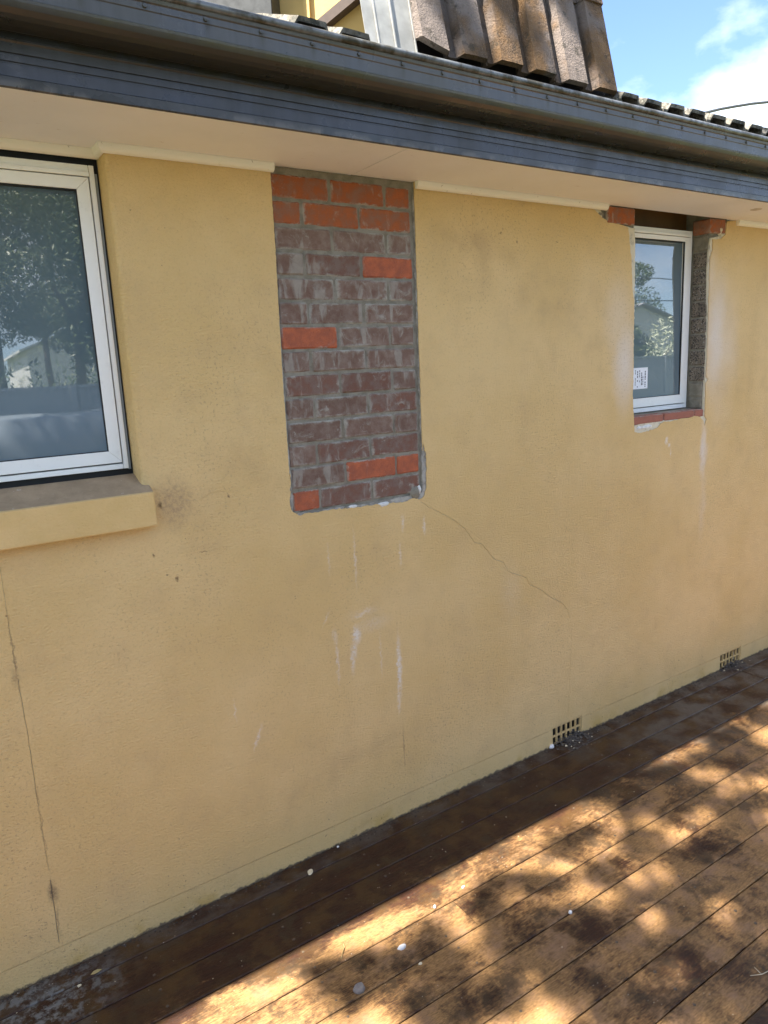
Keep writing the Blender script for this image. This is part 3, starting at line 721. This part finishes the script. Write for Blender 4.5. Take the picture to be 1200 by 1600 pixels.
# fascia and gutter --------------------------------------------------------
fp = [(-.352, 2.664), (-.372, 2.657), (-.377, 2.660), (-.378, 2.681), (-.374, 2.684), (-.373, 2.711), (-.3705, 2.7125), (-.3705, 2.7155), (-.3735, 2.717), (-.3735, 2.730), (-.370, 2.7315), (-.370, 2.7345), (-.374, 2.736), (-.375, 2.757), (-.379, 2.760), (-.379, 2.764), (-.372, 2.767), (-.372, 2.90), (-.352, 2.90)]
fa = MB(); fa.prism_x(fp[::-1], -4, 7); fa.build('fascia', M['fascia'], house)
gp = [(-.380, 2.778), (-.392, 2.7755), (-.43, 2.7735), (-.455, 2.775), (-.470, 2.780), (-.481, 2.789), (-.487, 2.800), (-.4885, 2.806), (-.4855, 2.8085), (-.4855, 2.838), (-.4875, 2.8405), (-.4875, 2.855), (-.491, 2.858), (-.493, 2.866)]
lipc = []
for i in range(10):
    an = -pi / 2 - (i / 9) * pi * 1.25
    lipc.append((-.4935 + .0095 * cos(an) * 1.0, 2.8775 + .0095 * sin(an)))
outer = gp
inner = [(y + .0022, z + .002) for y, z in gp[::-1]]
inner[-1] = (-.380, 2.7805)
v = []; f = []
xs = [-4, 7]
def sweep(prof, name, mat, parent, closed=True, x0=-4, x1=7, smooth=False):
    m_ = MB(); m_.prism_x(prof[::-1], x0, x1); return m_.build(name, mat, parent, smooth=smooth)
gut = sweep(outer + inner, 'gutter', M['gutter'], house)
gb = MB(); gb.box(-4, 7, -.382, -.3795, 2.776, 2.90); gb.build('gutter_back', M['gutter'], gut)
# rolled lip: tube
lp = MB(); lp.tube([(-4, -.4935, 2.8765), (7, -.4935, 2.8765)], .0105, 20); lp.build('gutter_lip', M['lip'], gut, smooth=True)
# rivets every 152 mm
rv_me = disc(.0065, .0035, 8); rv_me.name = 'rivet'; rv_me.materials.append(M['gutter'])
for i in range(-12, 28):
    link('rivet', rv_me, None, gut, (.2215 + .1518 * i, -.4885, 2.849), (pi / 2, 0, 0), False)
# roof ------------------------------------------------------------------
roof = MB()
th = R(20)
# sarking plane under low tiles
prf = [(-.36, 2.905), (2.8, 2.905 + 3.16 * math.tan(th)), (2.8, 2.80), (-.36, 2.80)]
rb = MB(); rb.prism_x([(-.358, 2.898), (3.2, 2.898 + 3.558 * math.tan(th)), (3.2, 2.86 + 3.2 * math.tan(th)), (-.358, 2.86)][::-1], -4, 7)
rf = rb.build('roof', M['trim_dark'], house)
def tile_mesh(period=.15, L=.40, broken=False, hgt=.024, seed=0, tk=.013):
    # profile across: valley / slope / crown / slope, twice
    prof = []
    for q in range(2):
        o_ = q * period
        prof += [(o_, 0), (o_ + .14 * period, 0), (o_ + .23 * period, hgt), (o_ + .5 * period, hgt * 1.04), (o_ + .84 * period, hgt), (o_ + .93 * period, .002)]
    prof.append((2 * period - .002, 0))
    n = len(prof); v = []; f = []; ny = 8
    for s_ in (0, 1):
        for j in range(ny + 1):
            y = L * j / ny
            for i, (x, z) in enumerate(prof):
                yy = y
                if j == 0:
                    yy = .003 * noise.noise(Vector((x * 60, seed, 0)))
                    if broken: yy += max(0, (.12 - x)) * .30 + .022 * noise.noise(Vector((x * 90, 3, 1))) * (x < .14)
                dz = .0012 * noise.noise(Vector((x * 30, y * 30, seed)))
                v.append((x + .0015 * noise.noise(Vector((y * 20, x * 9, seed + 4))), yy, z + dz - (tk if s_ else 0) ))
    N = n * (ny + 1)
    for j in range(ny):
        for i in range(n - 1):
            a = j * n + i; f.append((a, a + 1, a + n + 1, a + n)); f.append((N + a, N + a + n, N + a + n + 1, N + a + 1))
    for i in range(n - 1): f.append((i, N + i, N + i + 1, i + 1)); a = ny * n + i; f.append((a, a + 1, N + a + 1, N + a))
    for j in range(ny): a = j * n; f.append((a, a + n, N + a + n, N + a)); a = j * n + n - 1; f.append((a, N + a, N + a + n, a + n))
    return mesh('tile', v, f)
low_tiles = [tile_mesh(.1435, seed=s_) for s_ in range(3)]
for t_ in low_tiles: t_.materials.append(M['tile_low'])
random.seed(11)
for c_ in range(3):
    for i in range(-11, 20):
        x = 1.262 + i * .288
        if x < -3.9 or x > 6.7: continue
        if c_ == 0 and -.2 < x < 1.2 and not (-.2 < x < .25): continue
        o = link('tile', random.choice(low_tiles), None, rf, (x, -.425 + c_ * .31 * cos(th) + random.uniform(-.006, .006), 2.921 - (.05 if x < .3 else -.008) + c_ * (.31 * sin(th)) + c_ * .004 + random.uniform(-.002, .002)), (th + R(1.5) + random.uniform(-.008, .008), random.uniform(-.01, .01), random.uniform(-.01, .01)))
for pxx in (462,):
    link('tile', low_tiles[0], None, rf, (W(pxx, 38, -.42)[0] - .03, -.425, 2.921 - .004), (th + R(2), .02, 0))
# steep tile-hung panel
PT = R(75)
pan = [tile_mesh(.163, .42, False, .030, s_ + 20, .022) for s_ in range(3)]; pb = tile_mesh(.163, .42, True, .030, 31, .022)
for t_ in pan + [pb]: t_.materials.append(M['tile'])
x0 = .318; yb_, zb_ = -.395, 2.943
steep = link('steep_roof', None, None, house)
bx = MB()
Tm = Matrix.Translation((0, yb_ + .03, zb_)) @ Matrix.Rotation(PT, 4, 'X')
bx.box(.325, 1.275, .02, 1.1, -.16, -.022, Tm); bx.build('sarking', M['dark_void'], steep)
for c_ in range(3):
    for i in range(3):
        b0 = pb if (c_ == 0 and i == 0) else random.choice(pan)
        u = c_ * .33; lift = .0 + c_ * .012
        p = Vector((x0 + i * .3265 + random.uniform(-.002, .002), yb_ + cos(PT) * u - sin(PT) * lift, zb_ + sin(PT) * u + cos(PT) * lift))
        p.z += (.0, .012, .004)[i] - (0.0 if i else .0)
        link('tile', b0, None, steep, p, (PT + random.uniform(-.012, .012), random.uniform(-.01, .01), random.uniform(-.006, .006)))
# zinc flashing between the wall and the steep tiles
fl = MB()
for (a, b_, d_) in ((.160, .205, 0), (.2055, .265, .004), (.2655, .345, .001)):
    Tf = Matrix.Translation((0, -.405 - d_, 2.895)) @ Matrix.Rotation(R(78), 4, 'X')
    fl.box(a, b_, 0, .6, -.004, -.002, Tf); fl.box(b_ - .004, b_ - .0002, 0, .6, -.001, .004, Tf)
fl.build('flashing', M['flash'], house)
fl2 = MB(); Tf = Matrix.Translation((.27, -.44, 2.905)) @ Matrix.Rotation(R(30), 4, 'X') @ Matrix.Rotation(R(4), 4, 'Z'); fl2.box(-.04, .12, 0, .12, -.002, 0, Tf); fl2.build('flashing', M['flash'], house)
fl3 = MB(); Tf = Matrix.Translation((1.30, -.40, 2.91)) @ Matrix.Rotation(R(80), 4, 'X'); fl3.box(-.02, .035, 0, .06, -.002, 0, Tf); fl3.build('flashing', M['flash'], house)
# yellow bay wall behind the gutter
up = MB()
A = Vector((.783, .026, 0)); B = Vector((-.45, 1.1, 0)); dirn = (B - A).normalized(); nr = Vector((-dirn.y, dirn.x, 0))
if nr.y > 0: nr = -nr
ang = math.atan2((A - B).y, (A - B).x)
Tu = Matrix.Translation((B.x, B.y, 2.9)) @ Matrix.Rotation(ang, 4, 'Z'); LL = (A - B).length
up.box(0, LL, 0, .12, 0, 1.6, Tu); upw = up.build('upper_wall', M['upper_wall'], house)
def upx(px, py):       # where a sight line meets the bay wall, in its own frame
    d = ray(px, py); t = (A - CAMP).dot(nr) / d.dot(nr); return Tu.inverted() @ (CAMP + d * t)
a = upx(483, 10); cs = MB(); cs.box(a.x - .02, a.x + .004, -.018, -.001, .0, 1.5, Tu); cs.build('corner_trim', M['upper_wall'], upw)
a, b_ = upx(506, 44), upx(566, -6); dv = (b_ - a).normalized()
ba = MB(); T2 = Tu @ Matrix.Translation((a.x, -.02, a.z)) @ Matrix.Rotation(-math.atan2(dv.z, dv.x), 4, 'Y')
ba.box(-.1, 1.2, -.03, .019, -.017, .017, T2); ba.build('batten', M['trim_dark'], upw)
a = upx(449, 5)
lg = MB(); lg.box(-.3, a.x - .005, -.16, -.001, .0, .285, Tu); lg.box(-.3, a.x + .02, -.19, -.002, .2855, .30, Tu); lg.box(-.3, a.x - .03, -.13, -.002, .3005, 1.4, Tu); lg.build('bay_window_frame', M['grey_metal'], upw, bevel=.003)
# ------------------------------------------------------------------ overhead cable
cb = MB(); pts = []
for t_ in [i / 24 for i in range(25)]:
    x = -2 + 30 * t_; base = 5.626 + (x - 9.947) * .232
    pts.append((x, 5 + 0 * x, base - .9 * t_ * (1 - t_) * 1.2 + .25))
P1 = []
def W3(px, py, Y): d = ray(px, py); return CAMP + d * ((Y - CAMP.y) / d.y)
P1 = [W3(1060, 186, 5), W3(1095, 178, 5), W3(1125, 170.5, 5), W3(1150, 166, 5), W3(1175, 162, 5), W3(1200, 159.5, 5), W3(1260, 156, 5), W3(1400, 154, 5)]
cb.tube(P1, .022, 8); tag(cb.build('overhead_cable', M['grey_metal'], smooth=True), 'dark overhead cable crossing the sky beyond the roof', 'cable')

# ------------------------------------------------------------------ debris on the deck
def chip(name, px, py, sx, sy, h, mat, label, cat, rz=0, seed=0, tilt=0, world=None, group=None):
    k = 9; v = []; f = []
    for s_, (sc_, z) in enumerate(((1, .0), (1.02, h * .5), (.82, h))):
        for j in range(k):
            an = 2 * pi * j / k; q = 1 + .45 * noise.noise(Vector((cos(an) * 1.3 + seed, sin(an) * 1.3, seed)))
            v.append((cos(an) * sx / 2 * sc_ * q, sin(an) * sy / 2 * sc_ * q, z))
    for r in range(2):
        for j in range(k): jj = (j + 1) % k; a = r * k; f.append((a + j, a + jj, a + k + jj, a + k + j))
    f.append(tuple(range(2 * k, 3 * k))); f.append(tuple(reversed(range(k))))
    x, y = world or D(px, py)
    o = link(name, mesh(name, v, f), M[mat], None, (x, y, .0012), (tilt, 0, rz))
    return tag(o, label, cat, {'paint_chip': 'paint chips on the deck', 'plaster_chip': 'plaster crumbs on the deck', 'plaster_chunk': 'plaster pieces at the air vents', 'plaster_shard': 'plaster pieces at the air vents'}.get(name))
chip('paint_chip', 485, 1363, .036, .020, .0025, 'chip_cream', 'cream oval paint chip lying on the dark boards near the wall', 'paint chip', .9, 1)
chip('plaster_chip', 628, 1482, .030, .016, .010, 'chip_white', 'largest white plaster chip on the sunlit part of the deck', 'plaster chip', 0, 2)
chip('pebble', 562, 1547, .040, .032, .016, 'pebble', 'round grey pebble on a sunlit deck board', 'pebble', 0, 3)
chip('plaster_chunk', 862, 1168, .032, .02, .014, 'chip_white', 'white plaster chunk at the left foot of the nearer air vent', 'plaster chunk', .3, 4)
chip('plaster_shard', 1144, 1030, .02, .012, .05, 'chip_white', 'white plaster shard standing in front of the farther air vent', 'plaster chunk', .3, 5)
chip('paint_chip', 657, 1506, .014, .010, .002, 'chip_cream', 'small cream chip on a golden board right of the white plaster chip', 'paint chip', 0, 6)
chip('plaster_chip', 679, 1418, .012, .010, .006, 'chip_white', 'small white crumb on a board gap up and right of the largest white chip', 'plaster chip', 0, 7)
chip('plaster_chip', 891, 1427, .014, .012, .008, 'chip_white', 'lone white crumb in the middle of the dappled deck', 'plaster chip', 0, 8)
chip('plaster_chip', 724, 1387, .014, .008, .005, 'chip_white', 'white crumb at the edge of the eave shadow near the deck middle', 'plaster chip', 0, 9)
chip('plaster_chip', 528, 1324, .010, .008, .004, 'chip_white', 'tiny white crumb on the grimy strip right of the cream oval chip', 'plaster chip', 0, 10)
chip('paint_chip', 124, 1541, .014, .010, .003, 'chip_cream', 'small pale chip on dark boards in the lower left corner', 'paint chip', 0, 12)
lf = MB()
x, y = D(150, 1520); lf.v = [Vector((x + a, y + b_, c)) for a, b_, c in ((-.018, 0, .002), (-.006, .006, .006), (.008, .005, .007), (.02, .001, .003), (.008, -.006, .004), (-.006, -.006, .003))]; lf.f = [(0, 1, 4, 5), (1, 2, 4), (2, 3, 4)]
lf.f = [(0, 5, 1), (1, 5, 4, 2), (2, 4, 3)]
tag(lf.build('dry_leaf', M['twig']), 'curled dry leaf on dark boards near the lower left corner', 'leaf')
tw = MB(); x, y = D(537, 1488); tw.tube([(x - .022, y - .02, .003), (x - .004, y - .002, .006), (x + .012, y + .014, .004), (x + .016, y + .03, .003)], .0016, 6)
tag(tw.build('twig', M['twig'], smooth=True), 'thin yellow twig lying across the edge of the shadow', 'twig')
tw = MB(); x, y = D(1190, 1525); tw.tube([(x - .03, y + .02, .003), (x, y, .006), (x + .03, y - .004, .004)], .001, 5); tw.tube([(x, y, .006), (x + .01, y + .03, .004)], .0008, 5)
tag(tw.build('twig', M['chip_cream'], smooth=True), 'pale forked twig at the right edge of the deck', 'twig')
# grit: crumbs along the wall foot and in front of the vents
def grit(name, n, fn, mat, s0, s1, label, seed):
    random.seed(seed); v = []; f = []
    for _ in range(n):
        q_ = fn(); x, y, sc_ = q_[:3]; zo = q_[3] if len(q_) > 3 else 0; s_ = random.uniform(s0, s1) * sc_; b0 = len(v); a = random.uniform(0, 6.28); hh = s_ * random.uniform(.12, .4)
        for j in range(4): v.append((x + cos(a + j * 1.57) * s_ * random.uniform(.5, 1), y + sin(a + j * 1.57) * s_ * random.uniform(.3, 1), .0005 + zo))
        for j in range(4): v.append((x + cos(a + j * 1.57) * s_ * .5, y + sin(a + j * 1.57) * s_ * .5, hh + zo))
        for j in range(4): jj = (j + 1) % 4; f.append((b0 + j, b0 + jj, b0 + 4 + jj, b0 + 4 + j))
        f.append((b0 + 4, b0 + 5, b0 + 6, b0 + 7))
    o = link(name, mesh(name, v, f), M[mat]); tag(o, label, 'debris', kind='stuff'); return o
def foot(): x = random.choice([random.uniform(-1.3, 4), random.uniform(1.5, 3)]); return x, -abs(random.gauss(0, .022)) - .004, 1
def vents_():
    c = random.choice([1.46, 1.52, 1.55, 2.95, 3.0]); x = random.gauss(c, .055); y = -abs(random.gauss(0, .045)) + .012
    return x, y, random.choice([1, 1.5]), max(0, random.uniform(.2, 1) * .045 * math.exp(-((x - c) / .06) ** 2) * math.exp((y - .01) / .028))
def wide(): return random.uniform(-1.2, 3.8), -random.uniform(.02, 1.7), random.choice([.5, .7, 1.3])
M['rubble'] = simple('brown_rubble', (.13, .11, .09), .9, .3); M['dirt'] = simple('dark_soil', (.06, .05, .042), .9, .3); M['grey_dust'] = simple('grey_mortar_crumb', (.30, .27, .23), .9, .3)
grit('soil_crumbs', 1700, foot, 'dirt', .002, .007, 'dark soil crumbs along the foot of the wall', 1)
grit('mortar_crumbs', 260, foot, 'grey_dust', .0015, .004, 'grey mortar crumbs scattered along the foot of the wall', 2)
grit('rubble', 750, vents_, 'rubble', .002, .008, 'heap of dark rubble at the air vents', 3)
grit('plaster_rubble', 30, vents_, 'chip_cream', .003, .008, 'pale plaster bits heaped at the air vents', 4)
grit('deck_crumbs', 330, wide, 'chip_cream', .0012, .0032, 'tiny pale crumbs scattered over the deck', 5)

# ------------------------------------------------------------------ yard behind the camera (seen in the panes)
def leaf_mat(name, c1, c2, gloss=.45):
    b = NB(name); r = b.noise(b.pos(), 3.5, 3, .6); r2 = b.noise(b.pos(), 40, 2, .5)
    c = b.mix(b.ss(b.ma('ADD', b.ma('MULTIPLY', r, .5), b.ma('MULTIPLY', r2, .5)), .38, .62), c1, c2)
    return b.fin(c, gloss, None)
M['gum_leaf'] = leaf_mat('gum_leaves', (.05, .085, .03), (.11, .13, .055))
M['bush_leaf'] = leaf_mat('bush_leaves', (.035, .07, .02), (.09, .12, .04))
M['pale_leaf'] = leaf_mat('pale_glossy_leaves', (.35, .40, .25), (.62, .64, .48), .3)
M['bark'] = simple('grey_bark', (.22, .17, .13), .9, .3, sc=6, bump=.01)
def leaves(n, centre_fn, size, asp=.26, seed=0):
    rn = random.Random(seed); v = []; f = []
    for _ in range(n):
        c = centre_fn(rn); a = Vector((rn.gauss(0, 1), rn.gauss(0, 1), rn.gauss(0, 1))).normalized(); b_ = a.orthogonal().normalized()
        b_ = (Matrix.Rotation(rn.uniform(0, 6.28), 3, a) @ b_); s_ = size * rn.uniform(.6, 1.3); k = len(v)
        v += [c - a * s_, c + b_ * s_ * asp, c + a * s_, c - b_ * s_ * asp]; f.append((k, k + 1, k + 2, k + 3))
    return v, f
def sph(rn, c, r):
    while True:
        p = Vector((rn.uniform(-1, 1), rn.uniform(-1, 1), rn.uniform(-1, 1)))
        if p.length < 1: return Vector(c) + Vector((p.x * r[0], p.y * r[1], p.z * r[2]))
def make_tree(name, base, clumps, n_per, size, mat, label, cat='tree', trunk_r=.12, extra=None, group=None, top=None):
    t = empty(name, base); tag(t, label, cat, group)
    B0 = Vector(base); tr = MB()
    cen = sum((Vector(c[0]) for c in clumps), Vector()) / len(clumps)
    tp = top or Vector((B0.x * .6 + cen.x * .4, B0.y * .6 + cen.y * .4, B0.z + (cen.z - B0.z) * .7)); tp = Vector(tp)
    tr.tube([(0, 0, 0), (tp - B0) * .35 + Vector((.05, .04, 0)), (tp - B0) * .7 - Vector((.05, 0, 0)), tp - B0], trunk_r, 8, trunk_r * .5)
    for i, (c, r) in enumerate(clumps):
        if i % 3 == 0 or len(clumps) < 10:
            c = Vector(c) - B0; m_ = (tp - B0).lerp(c, .5) + Vector((0, 0, .15 * (c - (tp - B0)).length))
            tr.tube([tp - B0, m_, c], trunk_r * .32, 5, .006)
    tr.build('trunk', M['bark'], t, smooth=True)
    v, f = [], []
    for i, (c, r) in enumerate(clumps):
        nn = n_per if isinstance(n_per, int) else n_per(r)
        a, b_ = leaves(nn, lambda rn, c=c, r=r: sph(rn, Vector(c) - B0, r), size, seed=i + 5)
        k = len(v); v += a; f += [tuple(q + k for q in x) for x in b_]
    link('crown', mesh('crown', v, f), M[mat], t)
    return t
# tall gum whose high crown dapples the deck
dark = [(508, 1512, .07), (558, 1533, .13), (592, 1506, .10), (700, 1508, .09), (720, 1550, .12), (675, 1470, .10), (640, 1500, .09), (765, 1420, .08), (810, 1495, .11), (830, 1450, .09),
        (850, 1432, .10), (905, 1440, .11), (895, 1485, .11), (880, 1320, .10), (945, 1365, .11), (1000, 1315, .11), (1045, 1262, .13), (960, 1445, .10), (1065, 1400, .13), (1100, 1372, .13), (1075, 1440, .10),
        (1150, 1350, .12), (1190, 1405, .12), (1000, 1490, .10), (950, 1565, .10), (1160, 1540, .11), (1140, 1520, .06), (1120, 1315, .12), (1190, 1345, .12), (1040, 1212, .12), (1100, 1187, .12), (1175, 1195, .14), (950, 1238, .12),
        (825, 1378, .09), (780, 1375, .06), (760, 1396, .07), (1090, 1240, .10), (1130, 1260, .08), (1180, 1250, .10), (1010, 1240, .08), (1150, 1150, .12), (1195, 1120, .14), (870, 1380, .06), (1040, 1480, .07), (870, 1540, .07),
        (1080, 1560, .08), (790, 1560, .09), (1195, 1590, .07), (640, 1560, .07), (920, 1300, .07), (985, 1270, .08), (690, 1590, .10), (860, 1500, .10), (930, 1520, .11), (1020, 1570, .11), (1110, 1480, .11), (1175, 1490, .10), (1060, 1340, .09), (780, 1460, .09), (1150, 1290, .11), (1090, 1120, .10), (1190, 1060, .14), (1165, 1440, .07), (990, 1405, .07)]
rn = random.Random(4); cl = []
for _ in range(14):
    dark.append((rn.uniform(930, 1200), None, rn.uniform(.07, .12)))
for (px, py, r) in dark:
    if py is None: py = 1275 - (px - 930) * .50 + rn.uniform(-28, 40)
    x, y = D(px, py); t_ = rn.uniform(7.5, 11.5)
    c = Vector((x, y, 0)) + S * t_; cl.append((c, (r * .98, r * .84, r * .9)))
fill = []
for _ in range(150):
    x = rn.uniform(-5.5, 6); y = rn.uniform(-6.5, -1.85) if rn.random() < .8 else rn.uniform(-1.8, 2.2)
    if y > -1.85 and -1.5 < x: continue
    t_ = rn.uniform(9, 13); r = rn.uniform(.2, .45); fill.append((Vector((x, y, 0)) + S * t_, (r, r, r * .8)))
for _ in range(24):      # shading the steep tiles in streaks and the far deck
    x = rn.uniform(3.9, 7); y = rn.uniform(-1.7, -.1); fill.append((Vector((x, y, 0)) + S * rn.uniform(10, 12), (.2, .2, .2)))
for (x, z) in ((.45, 3.2), (.86, 3.12), (1.06, 3.3), (.62, 3.35)):
    fill.append((Vector((x, -.38, z)) + S * rn.uniform(8, 9), (.035, .05, .08)))
make_tree('gum_tree', (-6.6, -5.0, -.22), cl + fill, lambda r: int(4600 * r[0] * r[0] ** .5) + 34, .045, 'gum_leaf', 'tall gum tree whose high crown dapples the deck from the left', trunk_r=.24, top=Vector((-5.2, -3.2, 7.5)))

# fence
def fence_mat():
    b = NB('blue_grey_fence_steel'); P = b.pos(); c = b.mix(b.ss(b.noise(P, 2, 4, .6), .3, .7), (.33, .36, .38), (.40, .43, .45)); return b.fin(c, .5, None)
M['fence'] = fence_mat()
FY = -7.2
fen = empty('metal_fence', (0, FY, -.22)); tag(fen, 'blue grey ribbed steel fence along the back of the yard', 'fence')
fp_me = None; post_me = None
pm = MB(); v = []; f = []
nr_ = 24
for i in range(nr_ * 4 + 1):
    x = 2.36 * i / (nr_ * 4); y = (0, .0, .02, .02)[i % 4]
    v += [(x, y, .05), (x, y, 2.36)]
for i in range(nr_ * 4): f.append((2 * i, 2 * i + 2, 2 * i + 3, 2 * i + 1))
fp_me = mesh('fence_panel', v, f); fp_me.materials.append(M['fence'])
pm.box(-.035, .035, -.03, .05, 0, 2.39); post = None
for i in range(13):
    x = -9 + i * 2.4
    link('fence_panel', fp_me, None, fen, (x + .03, 0, 0))
    if post is None: post = pm.build('fence_post', M['fence'], fen, loc=(x, 0, 0)); 
    else: link('fence_post', post.data, None, fen, (x, 0, 0))
rl = MB(); rl.box(-9, 22.2, -.012, .035, 2.36, 2.395); rl.build('fence_rail', M['fence'], fen)

# bushes and trees beyond the fence
def bush(x, y, z, r, h, mat, label, seed, size=.05, n=2600, group=None):
    rr = random.Random(seed); c = [((x + rr.uniform(-r, r) * .6, y + rr.uniform(-.3, .3), z + h * rr.uniform(.35, .9)), (r * .5, .45, h * .22)) for _ in range(7)]
    return make_tree('bush', (x, y, z), c, n // 7, size, mat, label, 'bush', .04, group='bushes beyond the fence')
bush(-1.2, -8.3, -.2, 1.3, 3.1, 'bush_leaf', 'dark green bush over the fence, leftmost in the large pane', 1)
bush(.3, -8.6, -.2, 1.2, 2.95, 'bush_leaf', 'dark green bush over the fence in front of the gabled house', 2)
bush(1.7, -8.4, -.2, 1.2, 3.2, 'bush_leaf', 'dark green bush over the fence right of the gabled house', 3)
bush(12.9, -8.0, -.2, 1.5, 3.25, 'pale_leaf', 'pale glossy leaved bush over the fence in the narrow pane', 4, .05, 2600)
bush(15.2, -8.2, -.2, 1.4, 3.1, 'pale_leaf', 'second pale leaved bush further along the fence', 5, .05, 2000)
bush(5.5, -8.6, -.2, 1.6, 2.6, 'bush_leaf', 'wide green bush at the middle of the back fence', 6)
def tree(x, y, h, r, label, seed, n=700, size=.09, mat='gum_leaf', k=14, low=.3):
    rr = random.Random(seed)
    c = [(Vector((x, y, 0)) + Vector((rr.gauss(0, .5) * r, rr.gauss(0, .4) * r, h * rr.uniform(low, 1))), (r * .38, r * .38, r * .3)) for _ in range(k)]
    return make_tree('tree', (x, y, -.22), c, n, size, mat, label, 'tree', .16, group='trees beyond the fence')
tree(.4, -13, 7, 2.0, 'feathery gum tree beyond the fence, left in the large pane', 21, 2600, .055, low=.5)
tree(1.9, -13.5, 7.5, 1.9, 'feathery gum tree beyond the fence, right in the large pane', 22, 2600, .055, low=.42)
tree(-.2, -17, 10, 3.0, 'tall gum tree rising behind the two nearer gums', 23, 1500, .08, low=.45)
tree(25.6, -19, 6.2, 1.8, 'round green tree beside the far roof in the narrow pane', 24, 700, .10, 'bush_leaf')
tree(44, -34, 8, 3.2, 'distant broad tree behind the neighbouring roof', 25, 500, .14, 'bush_leaf')
tree(-.7, -11.0, 5.8, 1.0, 'young gum tree close behind the fence left of the gable', 29, 1800, .05, low=.4)
tree(3.2, -25, 10, 2.6, 'far feathery gum rising behind the small gabled house', 31, 1500, .09, low=.45)
tree(7.5, -14, 6, 2.4, 'green tree beyond the middle of the fence', 26, 500, .10, 'bush_leaf')
# neighbour houses
M['white_wall'] = simple('white_weatherboard', (.66, .66, .64), .6, .05); M['grey_roof'] = simple('grey_roof_tiles', (.30, .30, .31), .8, .1)
M['dark_glass'] = simple('dark_glass', (.03, .04, .05), .1)
def gable(name, x, y, wd, dp, hw, hr, label, mat, rmat):
    h = empty(name, (x, y, -.22)); tag(h, label, 'house', 'neighbouring houses')
    b_ = MB(); b_.v = [Vector(q) for q in ((-wd / 2, 0, 0), (wd / 2, 0, 0), (wd / 2, 0, hw), (0, 0, hr), (-wd / 2, 0, hw), (-wd / 2, -dp, 0), (wd / 2, -dp, 0), (wd / 2, -dp, hw), (0, -dp, hr), (-wd / 2, -dp, hw))]
    b_.f = [(4, 3, 2, 1, 0), (5, 6, 7, 8, 9), (0, 1, 6, 5), (1, 2, 7, 6), (0, 5, 9, 4)]; b_.build('wall', M[mat], h)
    ov = .35; sl_ = (hr - hw) / (wd / 2)
    for s_ in (-1, 1):
        r_ = MB(); x1 = s_ * (wd / 2 + ov); z1 = hw - ov * sl_
        r_.v = [Vector(q) for q in ((0, ov, hr + .02), (x1, ov, z1 + .02), (x1, -dp - ov, z1 + .02), (0, -dp - ov, hr + .02), (0, ov, hr + .12), (x1, ov, z1 + .12), (x1, -dp - ov, z1 + .12), (0, -dp - ov, hr + .12))]
        r_.f = [(0, 1, 2, 3), (7, 6, 5, 4), (0, 4, 5, 1), (1, 5, 6, 2), (2, 6, 7, 3), (3, 7, 4, 0)]; r_.build('roof', M[rmat], h)
    wn = MB(); wn.box(-.6, .6, .002, .05, 1.1, 2.2); wn.build('window', M['dark_glass'], h)
    return h
gable('neighbour_house', 5.7, -36, 3.4, 8, 5.0, 5.75, 'small white gabled house beyond the fence in the large pane', 'white_wall', 'white_wall')
gable('neighbour_house', 38, -27, 12, 9, 4.2, 6.1, 'white house with broad grey roof beyond the fence in the narrow pane', 'white_wall', 'grey_roof')
# cables over the yard
for i, (z, y) in enumerate(((5.0, -16), (5.9, -16.4))):
    c_ = MB(); c_.tube([(-30 + 8 * j, y, z - .5 * sin(pi * j / 10)) for j in range(11)], .02, 6)
    tag(c_.build('overhead_cable', M['gasket']), ('lower' if i == 0 else 'upper') + ' of two dark cables above the yard fence', 'cable')
# tarpaulin over stacked timber by the fence
tp_ = MB(); v = []; f = []; nx, ny = 30, 14
for j in range(ny + 1):
    for i in range(nx + 1):
        u = i / nx; w_ = j / ny; x = -1.8 + 4.2 * u; s_ = w_ * 4.9
        if s_ < 1.95: y, z = -5.4, -.2 + s_
        elif s_ < 2.95: y, z = -5.4 - (s_ - 1.95), 1.75 + .1 * sin((s_ - 1.95) * pi)
        else: y, z = -6.4, 1.75 - (s_ - 2.95)
        n_ = noise.noise(Vector((x * 1.6, s_ * 1.1, 3))); v.append((x, y + .04 * n_, z + .025 * noise.noise(Vector((x * 2.2, s_ * 2, 8)))))
for j in range(ny):
    for i in range(nx): a = j * (nx + 1) + i; f.append((a, a + 1, a + nx + 2, a + nx + 1))
M['tarp'] = simple('blue_grey_tarp', (.24, .28, .32), .35, .05)
tag(link('tarpaulin', mesh('tarpaulin', v, f), M['tarp'], smooth=True), 'blue grey tarpaulin draped over a low stack before the fence', 'tarpaulin')
